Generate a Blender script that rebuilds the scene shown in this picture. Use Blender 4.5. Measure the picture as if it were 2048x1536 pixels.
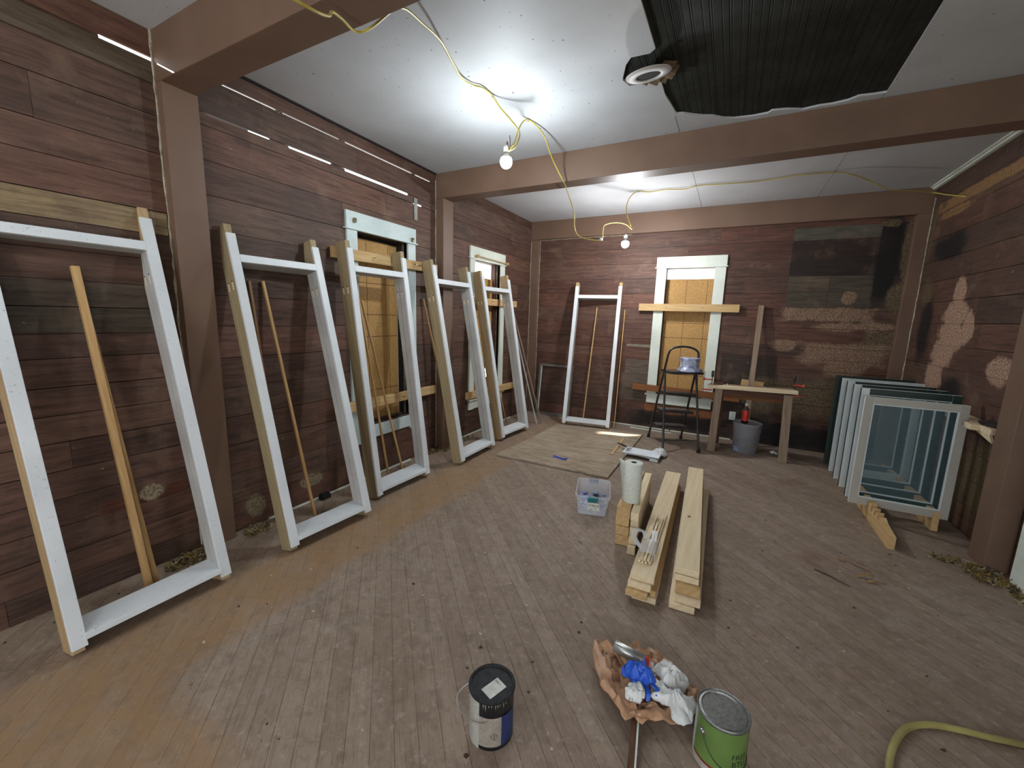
import bpy, bmesh, math, random
from math import sin, cos, pi, radians, atan2, sqrt
from mathutils import Vector, Matrix, noise
from mathutils.geometry import tessellate_polygon

for o in list(bpy.data.objects): bpy.data.objects.remove(o)
sc = bpy.context.scene
C = sc.collection

# ---------------------------------------------------------------- camera
F, YAW, PITCH, ROLL = 815.318, 0.4858118, -0.1638080, 0.0296699
fw = Vector((-sin(YAW)*cos(PITCH), cos(YAW)*cos(PITCH), sin(PITCH)))
rt = Vector((cos(YAW), sin(YAW), 0)); up = rt.cross(fw)
rt, up = rt*cos(ROLL)+up*sin(ROLL), -rt*sin(ROLL)+up*cos(ROLL)
cd = bpy.data.cameras.new('camera'); cam = bpy.data.objects.new('camera', cd); C.objects.link(cam)
cd.sensor_fit = 'HORIZONTAL'; cd.sensor_width = 36; cd.lens = F/2048*36; cd.clip_start = 0.02
cam.matrix_world = Matrix(((rt.x, up.x, -fw.x, 2.8219), (rt.y, up.y, -fw.y, 0), (rt.z, up.z, -fw.z, 1.5), (0, 0, 0, 1)))
sc.camera = cam
# ---------------------------------------------------------------- world, sun, exposure
w = bpy.data.worlds.new('world'); sc.world = w; w.use_nodes = True
w.node_tree.nodes['Background'].inputs[0].default_value = (0.92, 0.96, 1.0, 1)
w.node_tree.nodes['Background'].inputs[1].default_value = 2.25
sd = bpy.data.lights.new('sun', 'SUN'); sd.energy = 14; sd.angle = radians(0.6); sd.color = (1, .93, .84)
so = bpy.data.objects.new('sun', sd); C.objects.link(so)
so.rotation_euler = Vector((1, .25, -.49)).to_track_quat('-Z', 'Y').to_euler(); so.location = (-4, 2, 4)
sc.view_settings.view_transform = 'Standard'; sc.view_settings.look = 'None'
sc.view_settings.exposure = 1.42; sc.view_settings.gamma = 1
sc.view_settings.use_curve_mapping = False
sc.cycles.transparent_max_bounces = 32
BULB_E = 275.0           # radiance of the bare bulbs
random.seed(7)

HC, B, W, YF = 2.914, 5.896, 4.50, -2.2      # ceiling, back wall, right wall, wall behind the camera

# ================================================================ materials
def lin(c):
    f = lambda v: v/12.92 if v <= .04045 else ((v+.055)/1.055)**2.4
    return tuple(f(v/255) for v in c) + (1,)
class NT:
    def __init__(s, name):
        s.m = bpy.data.materials.new(name); s.m.use_nodes = True; s.t = s.m.node_tree
        s.b = s.t.nodes['Principled BSDF']
    def n(s, kind, **kw):
        nd = s.t.nodes.new(kind)
        for k, v in kw.items():
            if k in nd.inputs: nd.inputs[k].default_value = v
            else: setattr(nd, k, v)
        return nd
    def l(s, a, b): s.t.links.new(a, b)
    def mix(s, f, a, b, mode='MIX'):
        m = s.n('ShaderNodeMix', data_type='RGBA', blend_type=mode)
        for i, v in ((0, f), (6, a), (7, b)):
            if hasattr(v, 'links') or hasattr(v, 'is_linked'): s.l(v, m.inputs[i])
            else: m.inputs[i].default_value = v
        return m.outputs[2]
    def math(s, op, a, b=0.0, c=0.0, clamp=False):
        m = s.n('ShaderNodeMath', operation=op); m.use_clamp = clamp
        for i, v in enumerate((a, b, c)):
            if hasattr(v, 'is_linked'): s.l(v, m.inputs[i])
            else: m.inputs[i].default_value = v
        return m.outputs[0]
    def ramp(s, v, lo, hi, a=0.0, b=1.0):
        m = s.n('ShaderNodeMapRange'); s.l(v, m.inputs[0])
        for i, x in enumerate((lo, hi, a, b)): m.inputs[i+1].default_value = x
        return m.outputs[0]
    def coord(s, scale=(1, 1, 1), rot=(0, 0, 0), rand=True):
        tc = s.n('ShaderNodeTexCoord'); mp = s.n('ShaderNodeMapping')
        mp.inputs['Scale'].default_value = scale; mp.inputs['Rotation'].default_value = rot
        s.l(tc.outputs['Object'], mp.inputs[0])
        if rand:
            oi = s.n('ShaderNodeObjectInfo'); cx = s.n('ShaderNodeCombineXYZ')
            r = s.math('MULTIPLY', oi.outputs['Random'], 37.0)
            for i in range(3): s.l(r, cx.inputs[i])
            s.l(cx.outputs[0], mp.inputs['Location'])
        return mp.outputs[0]
    def noise(s, vec, scale=5, detail=4, rough=.55, dist=0.0):
        nz = s.n('ShaderNodeTexNoise'); s.l(vec, nz.inputs['Vector'])
        nz.inputs['Scale'].default_value = scale; nz.inputs['Detail'].default_value = detail
        nz.inputs['Roughness'].default_value = rough; nz.inputs['Distortion'].default_value = dist
        return nz.outputs[0]
    def bump(s, h, strength=.3, dist=.01):
        bp = s.n('ShaderNodeBump'); bp.inputs['Strength'].default_value = strength; bp.inputs['Distance'].default_value = dist
        s.l(h, bp.inputs['Height']); s.l(bp.outputs[0], s.b.inputs['Normal'])
    def out(s, col=None, rough=.6, metal=0.0, spec=.5):
        if col is not None:
            if hasattr(col, 'is_linked'): s.l(col, s.b.inputs['Base Color'])
            else: s.b.inputs['Base Color'].default_value = col
        if hasattr(rough, 'is_linked'): s.l(rough, s.b.inputs['Roughness'])
        else: s.b.inputs['Roughness'].default_value = rough
        s.b.inputs['Metallic'].default_value = metal
        s.b.inputs['Specular IOR Level'].default_value = spec
        return s.m

def plain(name, c, rough=.5, metal=0, c2=None, nscale=20, bump=0.0, spec=.5, amt=.35):
    t = NT(name); v = t.coord()
    n1 = t.noise(v, nscale, 5)
    c2 = c2 or tuple(x*.8 for x in c)
    col = t.mix(t.ramp(n1, .35, .7), lin(c), lin(c2))
    if bump: t.bump(n1, bump, .004)
    return t.out(col, rough, metal, spec)

def wood(name, c, c2, grain=1.0, axis='X', rough=.65, fine=1.0, knots=False, end=None):
    """long grain along one local axis, board-to-board variation from Object Random"""
    t = NT(name)
    sc3 = {'X': (1.2, 14, 14), 'Y': (14, 1.2, 14), 'Z': (14, 14, 1.2)}[axis]
    v = t.coord(sc3); 
    n1 = t.noise(v, 1.6*fine, 6, .6, .6); n2 = t.noise(v, 9*fine, 4, .6)
    g = t.math('ADD', t.math('MULTIPLY', n1, .65), t.math('MULTIPLY', n2, .35))
    wv = t.n('ShaderNodeTexWave', wave_type='BANDS', bands_direction='DIAGONAL')
    t.l(v, wv.inputs['Vector']); wv.inputs['Scale'].default_value = .9*fine; wv.inputs['Distortion'].default_value = 6; wv.inputs['Detail'].default_value = 3; wv.inputs['Detail Scale'].default_value = .7
    g2 = t.math('ADD', t.math('MULTIPLY', g, .9), t.math('MULTIPLY', wv.outputs[0], .10))
    col = t.mix(t.ramp(g2, .3, .72), lin(c2), lin(c))
    oi = t.n('ShaderNodeObjectInfo')
    hs = t.n('ShaderNodeHueSaturation'); t.l(col, hs.inputs['Color'])
    t.l(t.ramp(oi.outputs['Random'], 0, 1, .9, 1.08), hs.inputs['Value'])
    t.bump(g2, .12*grain, .003)
    return t.out(hs.outputs[0], rough, 0, .3)

def painted(name, c, c2, rough=.5, speck=.0):
    t = NT(name); v = t.coord()
    n1 = t.noise(v, 3, 5); n2 = t.noise(v, 90, 2)
    col = t.mix(t.ramp(n1, .35, .75), lin(c), lin(c2))
    if speck: col = t.mix(t.math('MULTIPLY', t.ramp(n2, .66, .72), speck), col, lin((70, 60, 50)))
    t.bump(n2, .06, .002)
    return t.out(col, rough, 0, .4)

M = {}
M['pine'] = wood('pine', (206, 176, 128), (176, 142, 94))
M['pine_pale'] = wood('pine_pale', (228, 212, 180), (206, 184, 146))
M['pine_olive'] = wood('pine_weathered', (164, 148, 116), (134, 116, 86), axis='Y', fine=1.4)
M['pine_z'] = wood('pine_upright', (184, 160, 122), (152, 124, 86), axis='Y')
M['old_grey'] = wood('old_grey_wood', (158, 137, 117), (114, 96, 80))
M['old_brown'] = wood('old_brown_wood', (110, 74, 50), (70, 46, 32))
M['orange_board'] = wood('orange_board', (150, 96, 54), (112, 70, 40))
M['dowel'] = wood('dowel_wood', (196, 162, 112), (164, 126, 80), fine=1.6)
M['dowel_dark'] = wood('dowel_wood_dark', (150, 116, 78), (112, 80, 52), fine=1.6)
M['white'] = painted('white_primer', (208, 212, 214), (192, 196, 198), .45, .35)
M['white_lining'] = painted('grey_white_lining', (178, 176, 172), (150, 147, 142), .5, .3)
M['casing'] = painted('pale_casing_paint', (214, 220, 208), (190, 196, 186), .5, .5)
M['casing_blue'] = painted('blue_white_casing_paint', (196, 208, 206), (168, 180, 178), .5, .6)
M['brown'] = painted('brown_post_paint', (112, 88, 72), (100, 77, 62), .52)
M['caulk'] = plain('caulk', (176, 168, 150), .8, 0, (120, 108, 90), 30, .3)
M['black_metal'] = plain('black_metal', (26, 25, 28), .35, 0, (60, 58, 60), 40)
M['rubber'] = plain('black_rubber', (22, 22, 22), .8)
M['dark'] = plain('dark_void', (14, 11, 9), .9)
M['yellow_cord'] = plain('yellow_cord', (198, 182, 92), .45, 0, (168, 152, 70), 8)
M['hose'] = plain('tan_yellow_hose', (166, 156, 96), .5, 0, (120, 110, 66), 6)
M['clear'] = None

def glass(name, tint=(255, 255, 255), rough=.05, alpha=.3, spec=.5):
    t = NT(name); t.b.inputs['Base Color'].default_value = lin(tint); t.b.inputs['Roughness'].default_value = rough
    t.b.inputs['Alpha'].default_value = alpha; t.b.inputs['Specular IOR Level'].default_value = spec
    return t.m
M['bin'] = glass('clear_bin_plastic', (222, 228, 238), .25, .27)
M['film'] = glass('clear_film', (240, 244, 250), .12, .38, 1.0)
M['pane'] = glass('sash_glass', (110, 136, 144), .12, .17, .4)

# wall timber: tone per plank in a colour attribute
def plank_mat(name, axis, stains=()):
    """axis: direction along the wall ('x' or 'y'); stains: list of (colour, colour2, soft, [blobs]) with blobs (kind, u, z, ru, rz)"""
    t = NT(name)
    at = t.n('ShaderNodeAttribute'); at.attribute_name = 'tone'
    sc3 = (1.0, 1, 16) if axis == 'y' else (1.0, 1, 16)
    v = t.coord((1, 1, 12), rand=False)
    vi = t.coord((1, 1, 1), rand=False)
    ad = t.n('ShaderNodeVectorMath', operation='ADD'); t.l(v, ad.inputs[0])
    ms = t.n('ShaderNodeVectorMath', operation='SCALE'); t.l(at.outputs['Color'], ms.inputs[0]); ms.inputs['Scale'].default_value = 90
    t.l(ms.outputs[0], ad.inputs[1])
    g = t.noise(ad.outputs[0], 3.5, 7, .68, .5)
    p = t.noise(vi, 2.2, 5, .6)
    fine = t.noise(ad.outputs[0], 26, 4, .7)
    col = t.mix(t.ramp(g, .3, .72), t.mix(1.0, at.outputs['Color'], lin((150, 140, 135)), 'MULTIPLY'), at.outputs['Color'])
    col = t.mix(t.ramp(fine, .35, .7, .0, .3), col, lin((40, 28, 22)))
    col = t.mix(t.ramp(p, .5, .74, 0, .5), col, lin((52, 44, 40)))
    col = t.mix(t.ramp(t.noise(vi, 4.3, 5, .6), .56, .74, 0, .35), col, lin((138, 112, 92)))
    # small pale flecks of old paste
    fl = t.math('MULTIPLY', t.ramp(t.noise(vi, 31, 3, .6), .70, .735), t.ramp(t.noise(vi, 6, 2), .5, .6))
    col = t.mix(t.math('MULTIPLY', fl, .55), col, lin((186, 168, 142)))
    rough_h = None
    for (ca, cb, soft, blobs) in stains:
        w1 = t.noise(vi, 7, 5, .6); w2 = t.noise(vi, 70, 3, .7)
        tc = t.n('ShaderNodeTexCoord'); sp = t.n('ShaderNodeSeparateXYZ'); t.l(tc.outputs['Object'], sp.inputs[0])
        U = sp.outputs['X' if axis == 'x' else 'Y']; Z = sp.outputs['Z']
        dmin = None
        for (k, u, z, ru, rz) in blobs:
            a = t.math('DIVIDE', t.math('SUBTRACT', U, u), ru); b = t.math('DIVIDE', t.math('SUBTRACT', Z, z), rz)
            if k == 'e': d = t.math('SQRT', t.math('ADD', t.math('MULTIPLY', a, a), t.math('MULTIPLY', b, b)))
            else: d = t.math('MAXIMUM', t.math('ABSOLUTE', a), t.math('ABSOLUTE', b))
            dmin = d if dmin is None else t.math('MINIMUM', dmin, d)
        d = t.math('ADD', dmin, t.math('MULTIPLY', t.math('SUBTRACT', w1, .5), 1.3))
        mask = t.ramp(d, 1.0+soft, 1.0-soft)
        tex = t.mix(t.ramp(w2, .38, .6), lin(cb), lin(ca))
        col = t.mix(t.math('MULTIPLY', mask, .92), col, tex)
        hh = t.math('MULTIPLY', mask, w2)
        rough_h = hh if rough_h is None else t.math('ADD', rough_h, hh)
    h = t.math('MULTIPLY', fine, .5)
    if rough_h is not None: h = t.math('ADD', h, t.math('MULTIPLY', rough_h, 1.2))
    t.bump(h, .35, .006)
    return t.out(col, .62, 0, .35)

def floor_mat():
    t = NT('worn_floorboards')
    rot = (0, 0, radians(45)); v = t.coord(rot=rot, rand=False); vi = t.coord(rand=False)
    br = t.n('ShaderNodeTexBrick'); t.l(v, br.inputs['Vector'])
    br.offset = .37; br.inputs['Scale'].default_value = 1; br.inputs['Brick Width'].default_value = 2.3; br.inputs['Row Height'].default_value = .083
    br.inputs['Mortar Size'].default_value = .0011; br.inputs['Mortar Smooth'].default_value = .3
    br.inputs['Color1'].default_value = lin((150, 133, 118)); br.inputs['Color2'].default_value = lin((134, 117, 103)); br.inputs['Mortar'].default_value = lin((64, 50, 42))
    vs = t.n('ShaderNodeMapping'); t.l(v, vs.inputs[0]); vs.inputs['Scale'].default_value = (1.3, 18, 1)
    sep = t.n('ShaderNodeSeparateXYZ'); t.l(vi, sep.inputs[0])
    g = t.noise(vs.outputs[0], 2.5, 7, .65, .9)
    p1 = t.noise(vi, 1.3, 6, .6); p2 = t.noise(vi, 5.5, 6, .68)
    col = br.outputs['Color']
    gf = t.math('MULTIPLY', t.ramp(g, .5, .68), t.ramp(p2, .3, .6, .15, .5))
    col = t.mix(gf, col, lin((98, 84, 70)))
    col = t.mix(t.ramp(p1, .42, .68, 0, .38), col, lin((112, 94, 78)))
    col = t.mix(t.ramp(p2, .5, .72, 0, .42), col, lin((164, 153, 139)))
    g1 = t.noise(vi, 13, 6, .72); g2 = t.noise(vs.outputs[0], 7, 5, .7)
    col = t.mix(t.ramp(g1, .48, .66, 0, .5), col, lin((104, 88, 74)))
    col = t.mix(t.ramp(g2, .52, .70, 0, .5), col, lin((92, 78, 66)))
    col = t.mix(t.ramp(t.noise(vi, 27, 5, .7), .55, .7, 0, .45), col, lin((176, 164, 150)))
    # worn band left by an old rug: bare ochre boards along the left wall and near the camera
    wob = t.math('MULTIPLY', t.math('SUBTRACT', t.noise(vi, 3, 4), .5), .16)
    mx = t.ramp(t.math('ADD', sep.outputs['X'], wob), .99, .88); my = t.ramp(t.math('ADD', sep.outputs['Y'], wob), .66, .55)
    side = t.ramp(sep.outputs['X'], 1.9, 1.5)
    far = t.ramp(sep.outputs['Y'], 3.9, 3.0, .45, 1)
    mk = t.math('MAXIMUM', t.math('MULTIPLY', mx, far), t.math('MULTIPLY', my, side))
    nearw = t.ramp(t.math('ADD', sep.outputs['X'], wob), .56, .42)
    mk = t.math('MULTIPLY', mk, t.math('SUBTRACT', 1, t.math('MULTIPLY', nearw, .8)))
    col = t.mix(t.math('MULTIPLY', mk, t.math('MULTIPLY', t.ramp(p2, .3, .7, .8, .35), t.ramp(g1, .35, .62, 1.1, .65))), col, lin((146, 112, 70)))
    # dust near the walls and speckle
    ms = t.math('MULTIPLY', t.ramp(t.noise(vi, 130, 2), .67, .71), .4)
    col = t.mix(ms, col, lin((60, 46, 38)))
    msl = t.math('MULTIPLY', t.ramp(t.noise(vi, 75, 2),   .71, .74), .25)
    col = t.mix(msl, col, lin((190, 178, 160)))
    rst = t.math('MULTIPLY', t.ramp(t.noise(vi, 2.1, 5), .6, .68), t.ramp(sep.outputs['X'], 2.9, 3.6, 0, .5))
    col = t.mix(rst, col, lin((112, 74, 54)))
    h = t.math('ADD', t.math('MULTIPLY', br.outputs['Fac'], -1.5), t.math('MULTIPLY', g, .4))
    t.bump(h, .25, .004)
    return t.out(col, t.ramp(p2, .3, .7, .6, .85), 0, .25)

def ceil_mat():
    t = NT('white_ceiling_board'); vi = t.coord(rand=False)
    n1 = t.noise(vi, 1.6, 4); n2 = t.noise(vi, 220, 2)
    col = t.mix(t.ramp(n1, .35, .7), lin((190, 192, 195)), lin((176, 177, 179)))
    sp = t.math('MULTIPLY', t.ramp(t.noise(vi, 45, 2, .4), .735, .75), .8)
    col = t.mix(sp, col, lin((60, 56, 54)))
    t.bump(n2, .25, .002)
    return t.out(col, .6, 0, .3)
def bead_mat():
    t = NT('dark_beadboard'); vi = t.coord(rand=False)
    sep = t.n('ShaderNodeSeparateXYZ'); t.l(vi, sep.inputs[0])
    fr = t.math('FRACT', t.math('DIVIDE', sep.outputs['X'], .082))
    a = t.ramp(t.math('ABSOLUTE', t.math('SUBTRACT', fr, .5)), .0, .05, 1, 0)
    fr2 = t.math('FRACT', t.math('DIVIDE', t.math('ADD', sep.outputs['X'], .01), .041))
    b = t.ramp(t.math('ABSOLUTE', t.math('SUBTRACT', fr2, .5)), .0, .09, 1, 0)
    n1 = t.noise(vi, 6, 6, .7)
    col = t.mix(t.ramp(n1, .4, .75), lin((30, 32, 28)), lin((52, 54, 47)))
    col = t.mix(t.math('MAXIMUM', a, t.math('MULTIPLY', b, .5)), col, lin((13, 13, 12)))
    t.bump(t.math('MULTIPLY', t.math('ADD', a, t.math('MULTIPLY', b, .6)), -1), .6, .005)
    return t.out(col, .75, 0, .25)
def osb_mat():
    t = NT('chipboard'); vi = t.coord((1, 1, 1), rand=False)
    vo = t.n('ShaderNodeTexVoronoi'); vo.feature = 'F1'; mp = t.n('ShaderNodeMapping'); t.l(vi, mp.inputs[0]); mp.inputs['Scale'].default_value = (28, 28, 60); mp.inputs['Rotation'].default_value = (.5, .6, .3)
    t.l(mp.outputs[0], vo.inputs['Vector']); vo.inputs['Randomness'].default_value = 1
    n1 = t.noise(vi, 2.5, 4); n2 = t.noise(vi, 60, 4, .8)
    sx = t.n('ShaderNodeSeparateXYZ'); t.l(vo.outputs['Color'], sx.inputs[0])
    col = t.mix(sx.outputs[0], lin((186, 148, 92)), lin((158, 120, 70)))
    col = t.mix(t.ramp(n2, .60, .72, 0, .6), col, lin((92, 62, 34)))
    col = t.mix(t.ramp(n1, .45, .8, 0, .4), col, lin((146, 104, 58)))
    return t.out(col, .7, 0, .3)
def ply_mat():
    t = NT('weathered_plywood'); vi = t.coord((2.0, 9, 1), (0, 0, radians(8)), rand=False); vv = t.coord(rand=False)
    n1 = t.noise(vi, 1.5, 5, .62, 1.6); n2 = t.noise(vi, 8, 4, .7, .8); n3 = t.noise(vv, 3, 3)
    col = t.mix(t.ramp(n1, .35, .65), lin((166, 151, 132)), lin((134, 118, 100)))
    band = t.ramp(t.math('ABSOLUTE', t.math('SUBTRACT', t.math('FRACT', t.math('MULTIPLY', n1, 9)), .5)), .0, .12, 1, 0)
    col = t.mix(t.math('MULTIPLY', band, t.ramp(n2, .42, .6, 0, .85)), col, lin((84, 70, 58)))
    col = t.mix(t.ramp(n2, .58, .72, 0, .6), col, lin((96, 82, 68)))
    col = t.mix(t.ramp(n3, .5, .7, 0, .3), col, lin((184, 169, 150)))
    t.bump(n2, .5, .004)
    return t.out(col, .8, 0, .2)
M['floor'] = floor_mat(); M['ceiling'] = ceil_mat(); M['bead'] = bead_mat(); M['osb'] = osb_mat(); M['ply'] = ply_mat()
M['backing'] = plain('dark_backing_boards', (30, 22, 18), .9)
TAN, TAN2 = (150, 122, 100), (98, 76, 58)
GTAN, GTAN2 = (112, 96, 70), (62, 50, 36)
M['wall_left'] = plank_mat('dark_plank_wall_left', 'y', [((150, 136, 112), (90, 76, 58), .12, [('e', 1.98, .17, .1, .05), ('e', 1.55, .13, .07, .08), ('e', .98, .45, .06, .05)])])
M['wall_back'] = plank_mat('dark_plank_wall_back', 'x', [
    ((22, 17, 15), (14, 11, 10), .25, [('e', 4.22, 2.25, .1, .55), ('r', 3.9, .16, .7, .13), ('r', 2.3, .14, .6, .1)]),
    (GTAN, GTAN2, .18, [('e', 4.40, 2.3, .07, .35), ('e', 4.36, 1.8, .09, .2), ('e', 4.2, 2.6, .08, .04), ('r', 4.28, 1.36, .15, .18), ('r', 3.55, .62, .5, .22), ('e', 4.0, .75, .35, .15)]),
    (TAN, TAN2, .16, [('r', 3.78, 1.625, .42, .075), ('e', 3.95, 1.82, .07, .07), ('e', 3.9, 1.49, .25, .05), ('e', 3.38, 1.256, .13, .065), ('r', 3.98, 1.18, .38, .12), ('e', 4.0, 1.02, .2, .12), ('e', 4.2, 1.5, .2, .05)])])
M['wall_right'] = plank_mat('dark_plank_wall_right', 'y', [
    ((26, 26, 26), (18, 18, 18), .25, [('e', 4.7, .95, .2, .15), ('e', 5.5, 1.5, .15, .3), ('e', 5.3, 2.25, .3, .12)]),
    ((160, 124, 84), (96, 72, 46), .14, [('r', 4.75, 2.66, .85, .045), ('e', 5.3, 2.56, .3, .04)]),
    (GTAN, GTAN2, .2, [('e', 5.74, 2.45, .05, .25), ('e', 5.6, 1.85, .12, .12), ('e', 4.0, .45, .3, .3), ('e', 4.4, .3, .2, .3)]),
    ((186, 154, 132), (112, 86, 70), .12, [('e', 4.91, 1.81, .11, .15), ('e', 4.90, 1.62, .21, .13), ('e', 4.91, 1.45, .25, .14), ('e', 5.02, 1.29, .22, .15), ('e', 5.10, 1.10, .17, .15), ('e', 4.66, 1.52, .10, .14), ('e', 4.10, 1.22, .16, .11)])])

# ================================================================ mesh helpers
class MB:
    def __init__(s): s.v, s.f, s.mi, s.col = [], [], [], []
    def add(s, vs, fs, mi=0, col=None):
        o = len(s.v); s.v += [tuple(x) for x in vs]
        for f in fs: s.f.append([i+o for i in f]); s.mi.append(mi); s.col.append(col)
        return s
    def box(s, x0, x1, y0, y1, z0, z1, mi=0, col=None):
        return s.add([(x0, y0, z0), (x1, y0, z0), (x1, y1, z0), (x0, y1, z0), (x0, y0, z1), (x1, y0, z1), (x1, y1, z1), (x0, y1, z1)],
                     [(0, 3, 2, 1), (4, 5, 6, 7), (0, 1, 5, 4), (1, 2, 6, 5), (2, 3, 7, 6), (3, 0, 4, 7)], mi, col)
    def prism(s, poly, z0, z1, mi=0, col=None):
        n = len(poly)
        a = sum(poly[i][0]*poly[(i+1) % n][1]-poly[(i+1) % n][0]*poly[i][1] for i in range(n))
        if a < 0: poly = poly[::-1]
        vs = [(p[0], p[1], z0) for p in poly]+[(p[0], p[1], z1) for p in poly]
        return s.add(vs, [tuple(range(n))[::-1], tuple(range(n, 2*n))]+[(i, (i+1) % n, n+(i+1) % n, n+i) for i in range(n)], mi, col)
    def lathe(s, prof, cx=0, cy=0, n=32, mi=0, cap=(True, True)):
        vs = []
        for r, z in prof:
            for i in range(n): a = 2*pi*i/n; vs.append((cx+r*cos(a), cy+r*sin(a), z))
        fs = []
        for k in range(len(prof)-1):
            for i in range(n): j = (i+1) % n; fs.append((k*n+i, k*n+j, (k+1)*n+j, (k+1)*n+i))
        if cap[0]: fs.append(tuple(range(n))[::-1])
        if cap[1]: fs.append(tuple((len(prof)-1)*n+i for i in range(n)))
        return s.add(vs, fs, mi)
    def tube(s, pts, r, n=8, mi=0, flat=1.0, caps=True):
        P = [Vector(p) for p in pts]; vs = []; up = Vector((0, 0, 1))
        T0 = (P[1]-P[0]).normalized(); nrm = T0.orthogonal().normalized()
        if abs(T0.dot(up)) < .95: nrm = (up-T0*up.dot(T0)).normalized()
        for i, p in enumerate(P):
            T = ((P[i+1] if i+1 < len(P) else p)-(P[i-1] if i else p)).normalized()
            nrm = (nrm-T*nrm.dot(T)).normalized(); b = T.cross(nrm)
            rr = r[i] if isinstance(r, (list, tuple)) else r
            for k in range(n): a = 2*pi*k/n; vs.append(p+nrm*cos(a)*rr*flat+b*sin(a)*rr)
        fs = []
        for i in range(len(P)-1):
            for k in range(n): j = (k+1) % n; fs.append((i*n+k, i*n+j, (i+1)*n+j, (i+1)*n+k))
        if caps: fs += [tuple(range(n))[::-1], tuple((len(P)-1)*n+k for k in range(n))]
        return s.add(vs, fs, mi)
    def build(s, name, mats, parent=None, mat=None, smooth=False, bevel=0.0, solid=0.0):
        me = bpy.data.meshes.new(name); me.from_pydata(s.v, [], s.f); me.update()
        mats = mats if isinstance(mats, (list, tuple)) else [mats]
        for m in mats: me.materials.append(M[m] if isinstance(m, str) else m)
        me.polygons.foreach_set('material_index', s.mi)
        if any(c is not None for c in s.col):
            at = me.color_attributes.new('tone', 'FLOAT_COLOR', 'CORNER'); k = 0
            for p, c in zip(me.polygons, s.col):
                for _ in p.loop_indices: at.data[k].color = c or (.1, .06, .05, 1); k += 1
        if smooth:
            me.polygons.foreach_set('use_smooth', [True]*len(me.polygons))
            try: me.set_sharp_from_angle(angle=radians(38))
            except Exception: pass
        o = bpy.data.objects.new(name, me); C.objects.link(o)
        if parent is not None: o.parent = parent
        if mat is not None: o.matrix_local = mat
        if bevel:
            b = o.modifiers.new('b', 'BEVEL'); b.width = bevel; b.segments = 2; b.limit_method = 'ANGLE'; b.angle_limit = radians(40)
        if solid:
            b = o.modifiers.new('s', 'SOLIDIFY'); b.thickness = solid; b.offset = 0
        return o

def tag(o, label=None, cat=None, group=None, kind=None):
    if label: o['label'] = label
    if cat: o['category'] = cat
    if group: o['group'] = group
    if kind: o['kind'] = kind
    return o
def empty(name, loc=(0, 0, 0), mat=None):
    o = bpy.data.objects.new(name, None); C.objects.link(o); o.empty_display_size = .1
    if mat is not None: o.matrix_world = mat
    else: o.location = loc
    return o
def struct(o): o['kind'] = 'structure'; return o
def spline(pts, n=8):
    P = [Vector(p) for p in pts]; P = [P[0]*2-P[1]]+P+[P[-1]*2-P[-2]]; out = []
    for i in range(1, len(P)-2):
        for k in range(n):
            t = k/n; a, b, c, d = P[i-1], P[i], P[i+1], P[i+2]
            out.append(.5*((2*b)+(c-a)*t+(2*a-5*b+4*c-d)*t*t+(-a+3*b-3*c+d)*t**3))
    out.append(P[-2]); return out
def frame_mat(p, X, Y):
    """matrix with local x along X, y near Y"""
    X = Vector(X).normalized(); Y = Vector(Y); Y = (Y-X*Y.dot(X)).normalized(); Z = X.cross(Y)
    return Matrix(((X.x, Y.x, Z.x, p[0]), (X.y, Y.y, Z.y, p[1]), (X.z, Y.z, Z.z, p[2]), (0, 0, 0, 1)))
def board(name, p0, p1, wid, thk, side=(0, 1, 0), m='pine', parent=None, bevel=.002):
    """board from p0 to p1 (centres of its ends); wid is measured along `side`"""
    p0, p1 = Vector(p0), Vector(p1); L = (p1-p0).length
    mb = MB().box(0, L, -wid/2, wid/2, -thk/2, thk/2)
    mt = frame_mat(p0, p1-p0, side)
    o = mb.build(name, m, bevel=bevel)
    if parent is not None:
        o.parent = parent; o.matrix_local = parent.matrix_world.inverted() @ mt if parent.matrix_world != Matrix() else mt
    else: o.matrix_world = mt
    return o
def text_mesh(txt, size, name, m, parent, mat, bend=None, shear=0.0, squash=1.0):
    cu = bpy.data.curves.new('t', 'FONT'); cu.body = txt; cu.size = size; cu.align_x = 'CENTER'; cu.align_y = 'CENTER'; cu.shear = shear
    to = bpy.data.objects.new('t', cu); C.objects.link(to)
    me = bpy.data.meshes.new_from_object(to); bpy.data.objects.remove(to)
    if bend:                      # x -> around a vertical cylinder of radius bend
        for v in me.vertices:
            a = v.co.x/bend; v.co = Vector((bend*sin(a), -bend*cos(a), v.co.y*squash))
    me.materials.clear(); me.materials.append(M[m])
    o = bpy.data.objects.new(name, me); C.objects.link(o); o.parent = parent; o.matrix_local = mat
    return o

# ================================================================ the room shell
def cut(rects, holes):
    for h in holes:
        nr = []
        for r in rects:
            a0, a1, b0, b1 = r[:4]; rest = r[4:]
            u0, u1, v0, v1 = max(a0, h[0]), min(a1, h[1]), max(b0, h[2]), min(b1, h[3])
            if u0 >= u1 or v0 >= v1: nr.append(r); continue
            if b0 < v0: nr.append((a0, a1, b0, v0)+rest)
            if v1 < b1: nr.append((a0, a1, v1, b1)+rest)
            if a0 < u0: nr.append((a0, u0, v0, v1)+rest)
            if u1 < a1: nr.append((u1, a1, v0, v1)+rest)
        rects = nr
    return rects
def srgbtone(c, k=1.0):
    l = lin(c); k *= 1.25; return (l[0]*k, l[1]*k, l[2]*k, 1)
PAL = [(104, 77, 63), (98, 72, 60), (108, 81, 66), (94, 72, 60), (106, 76, 62), (99, 77, 65), (97, 70, 58)]
RED = [(110, 74, 59), (101, 67, 54), (108, 77, 63), (94, 66, 54), (114, 75, 58), (100, 73, 61)]
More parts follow.
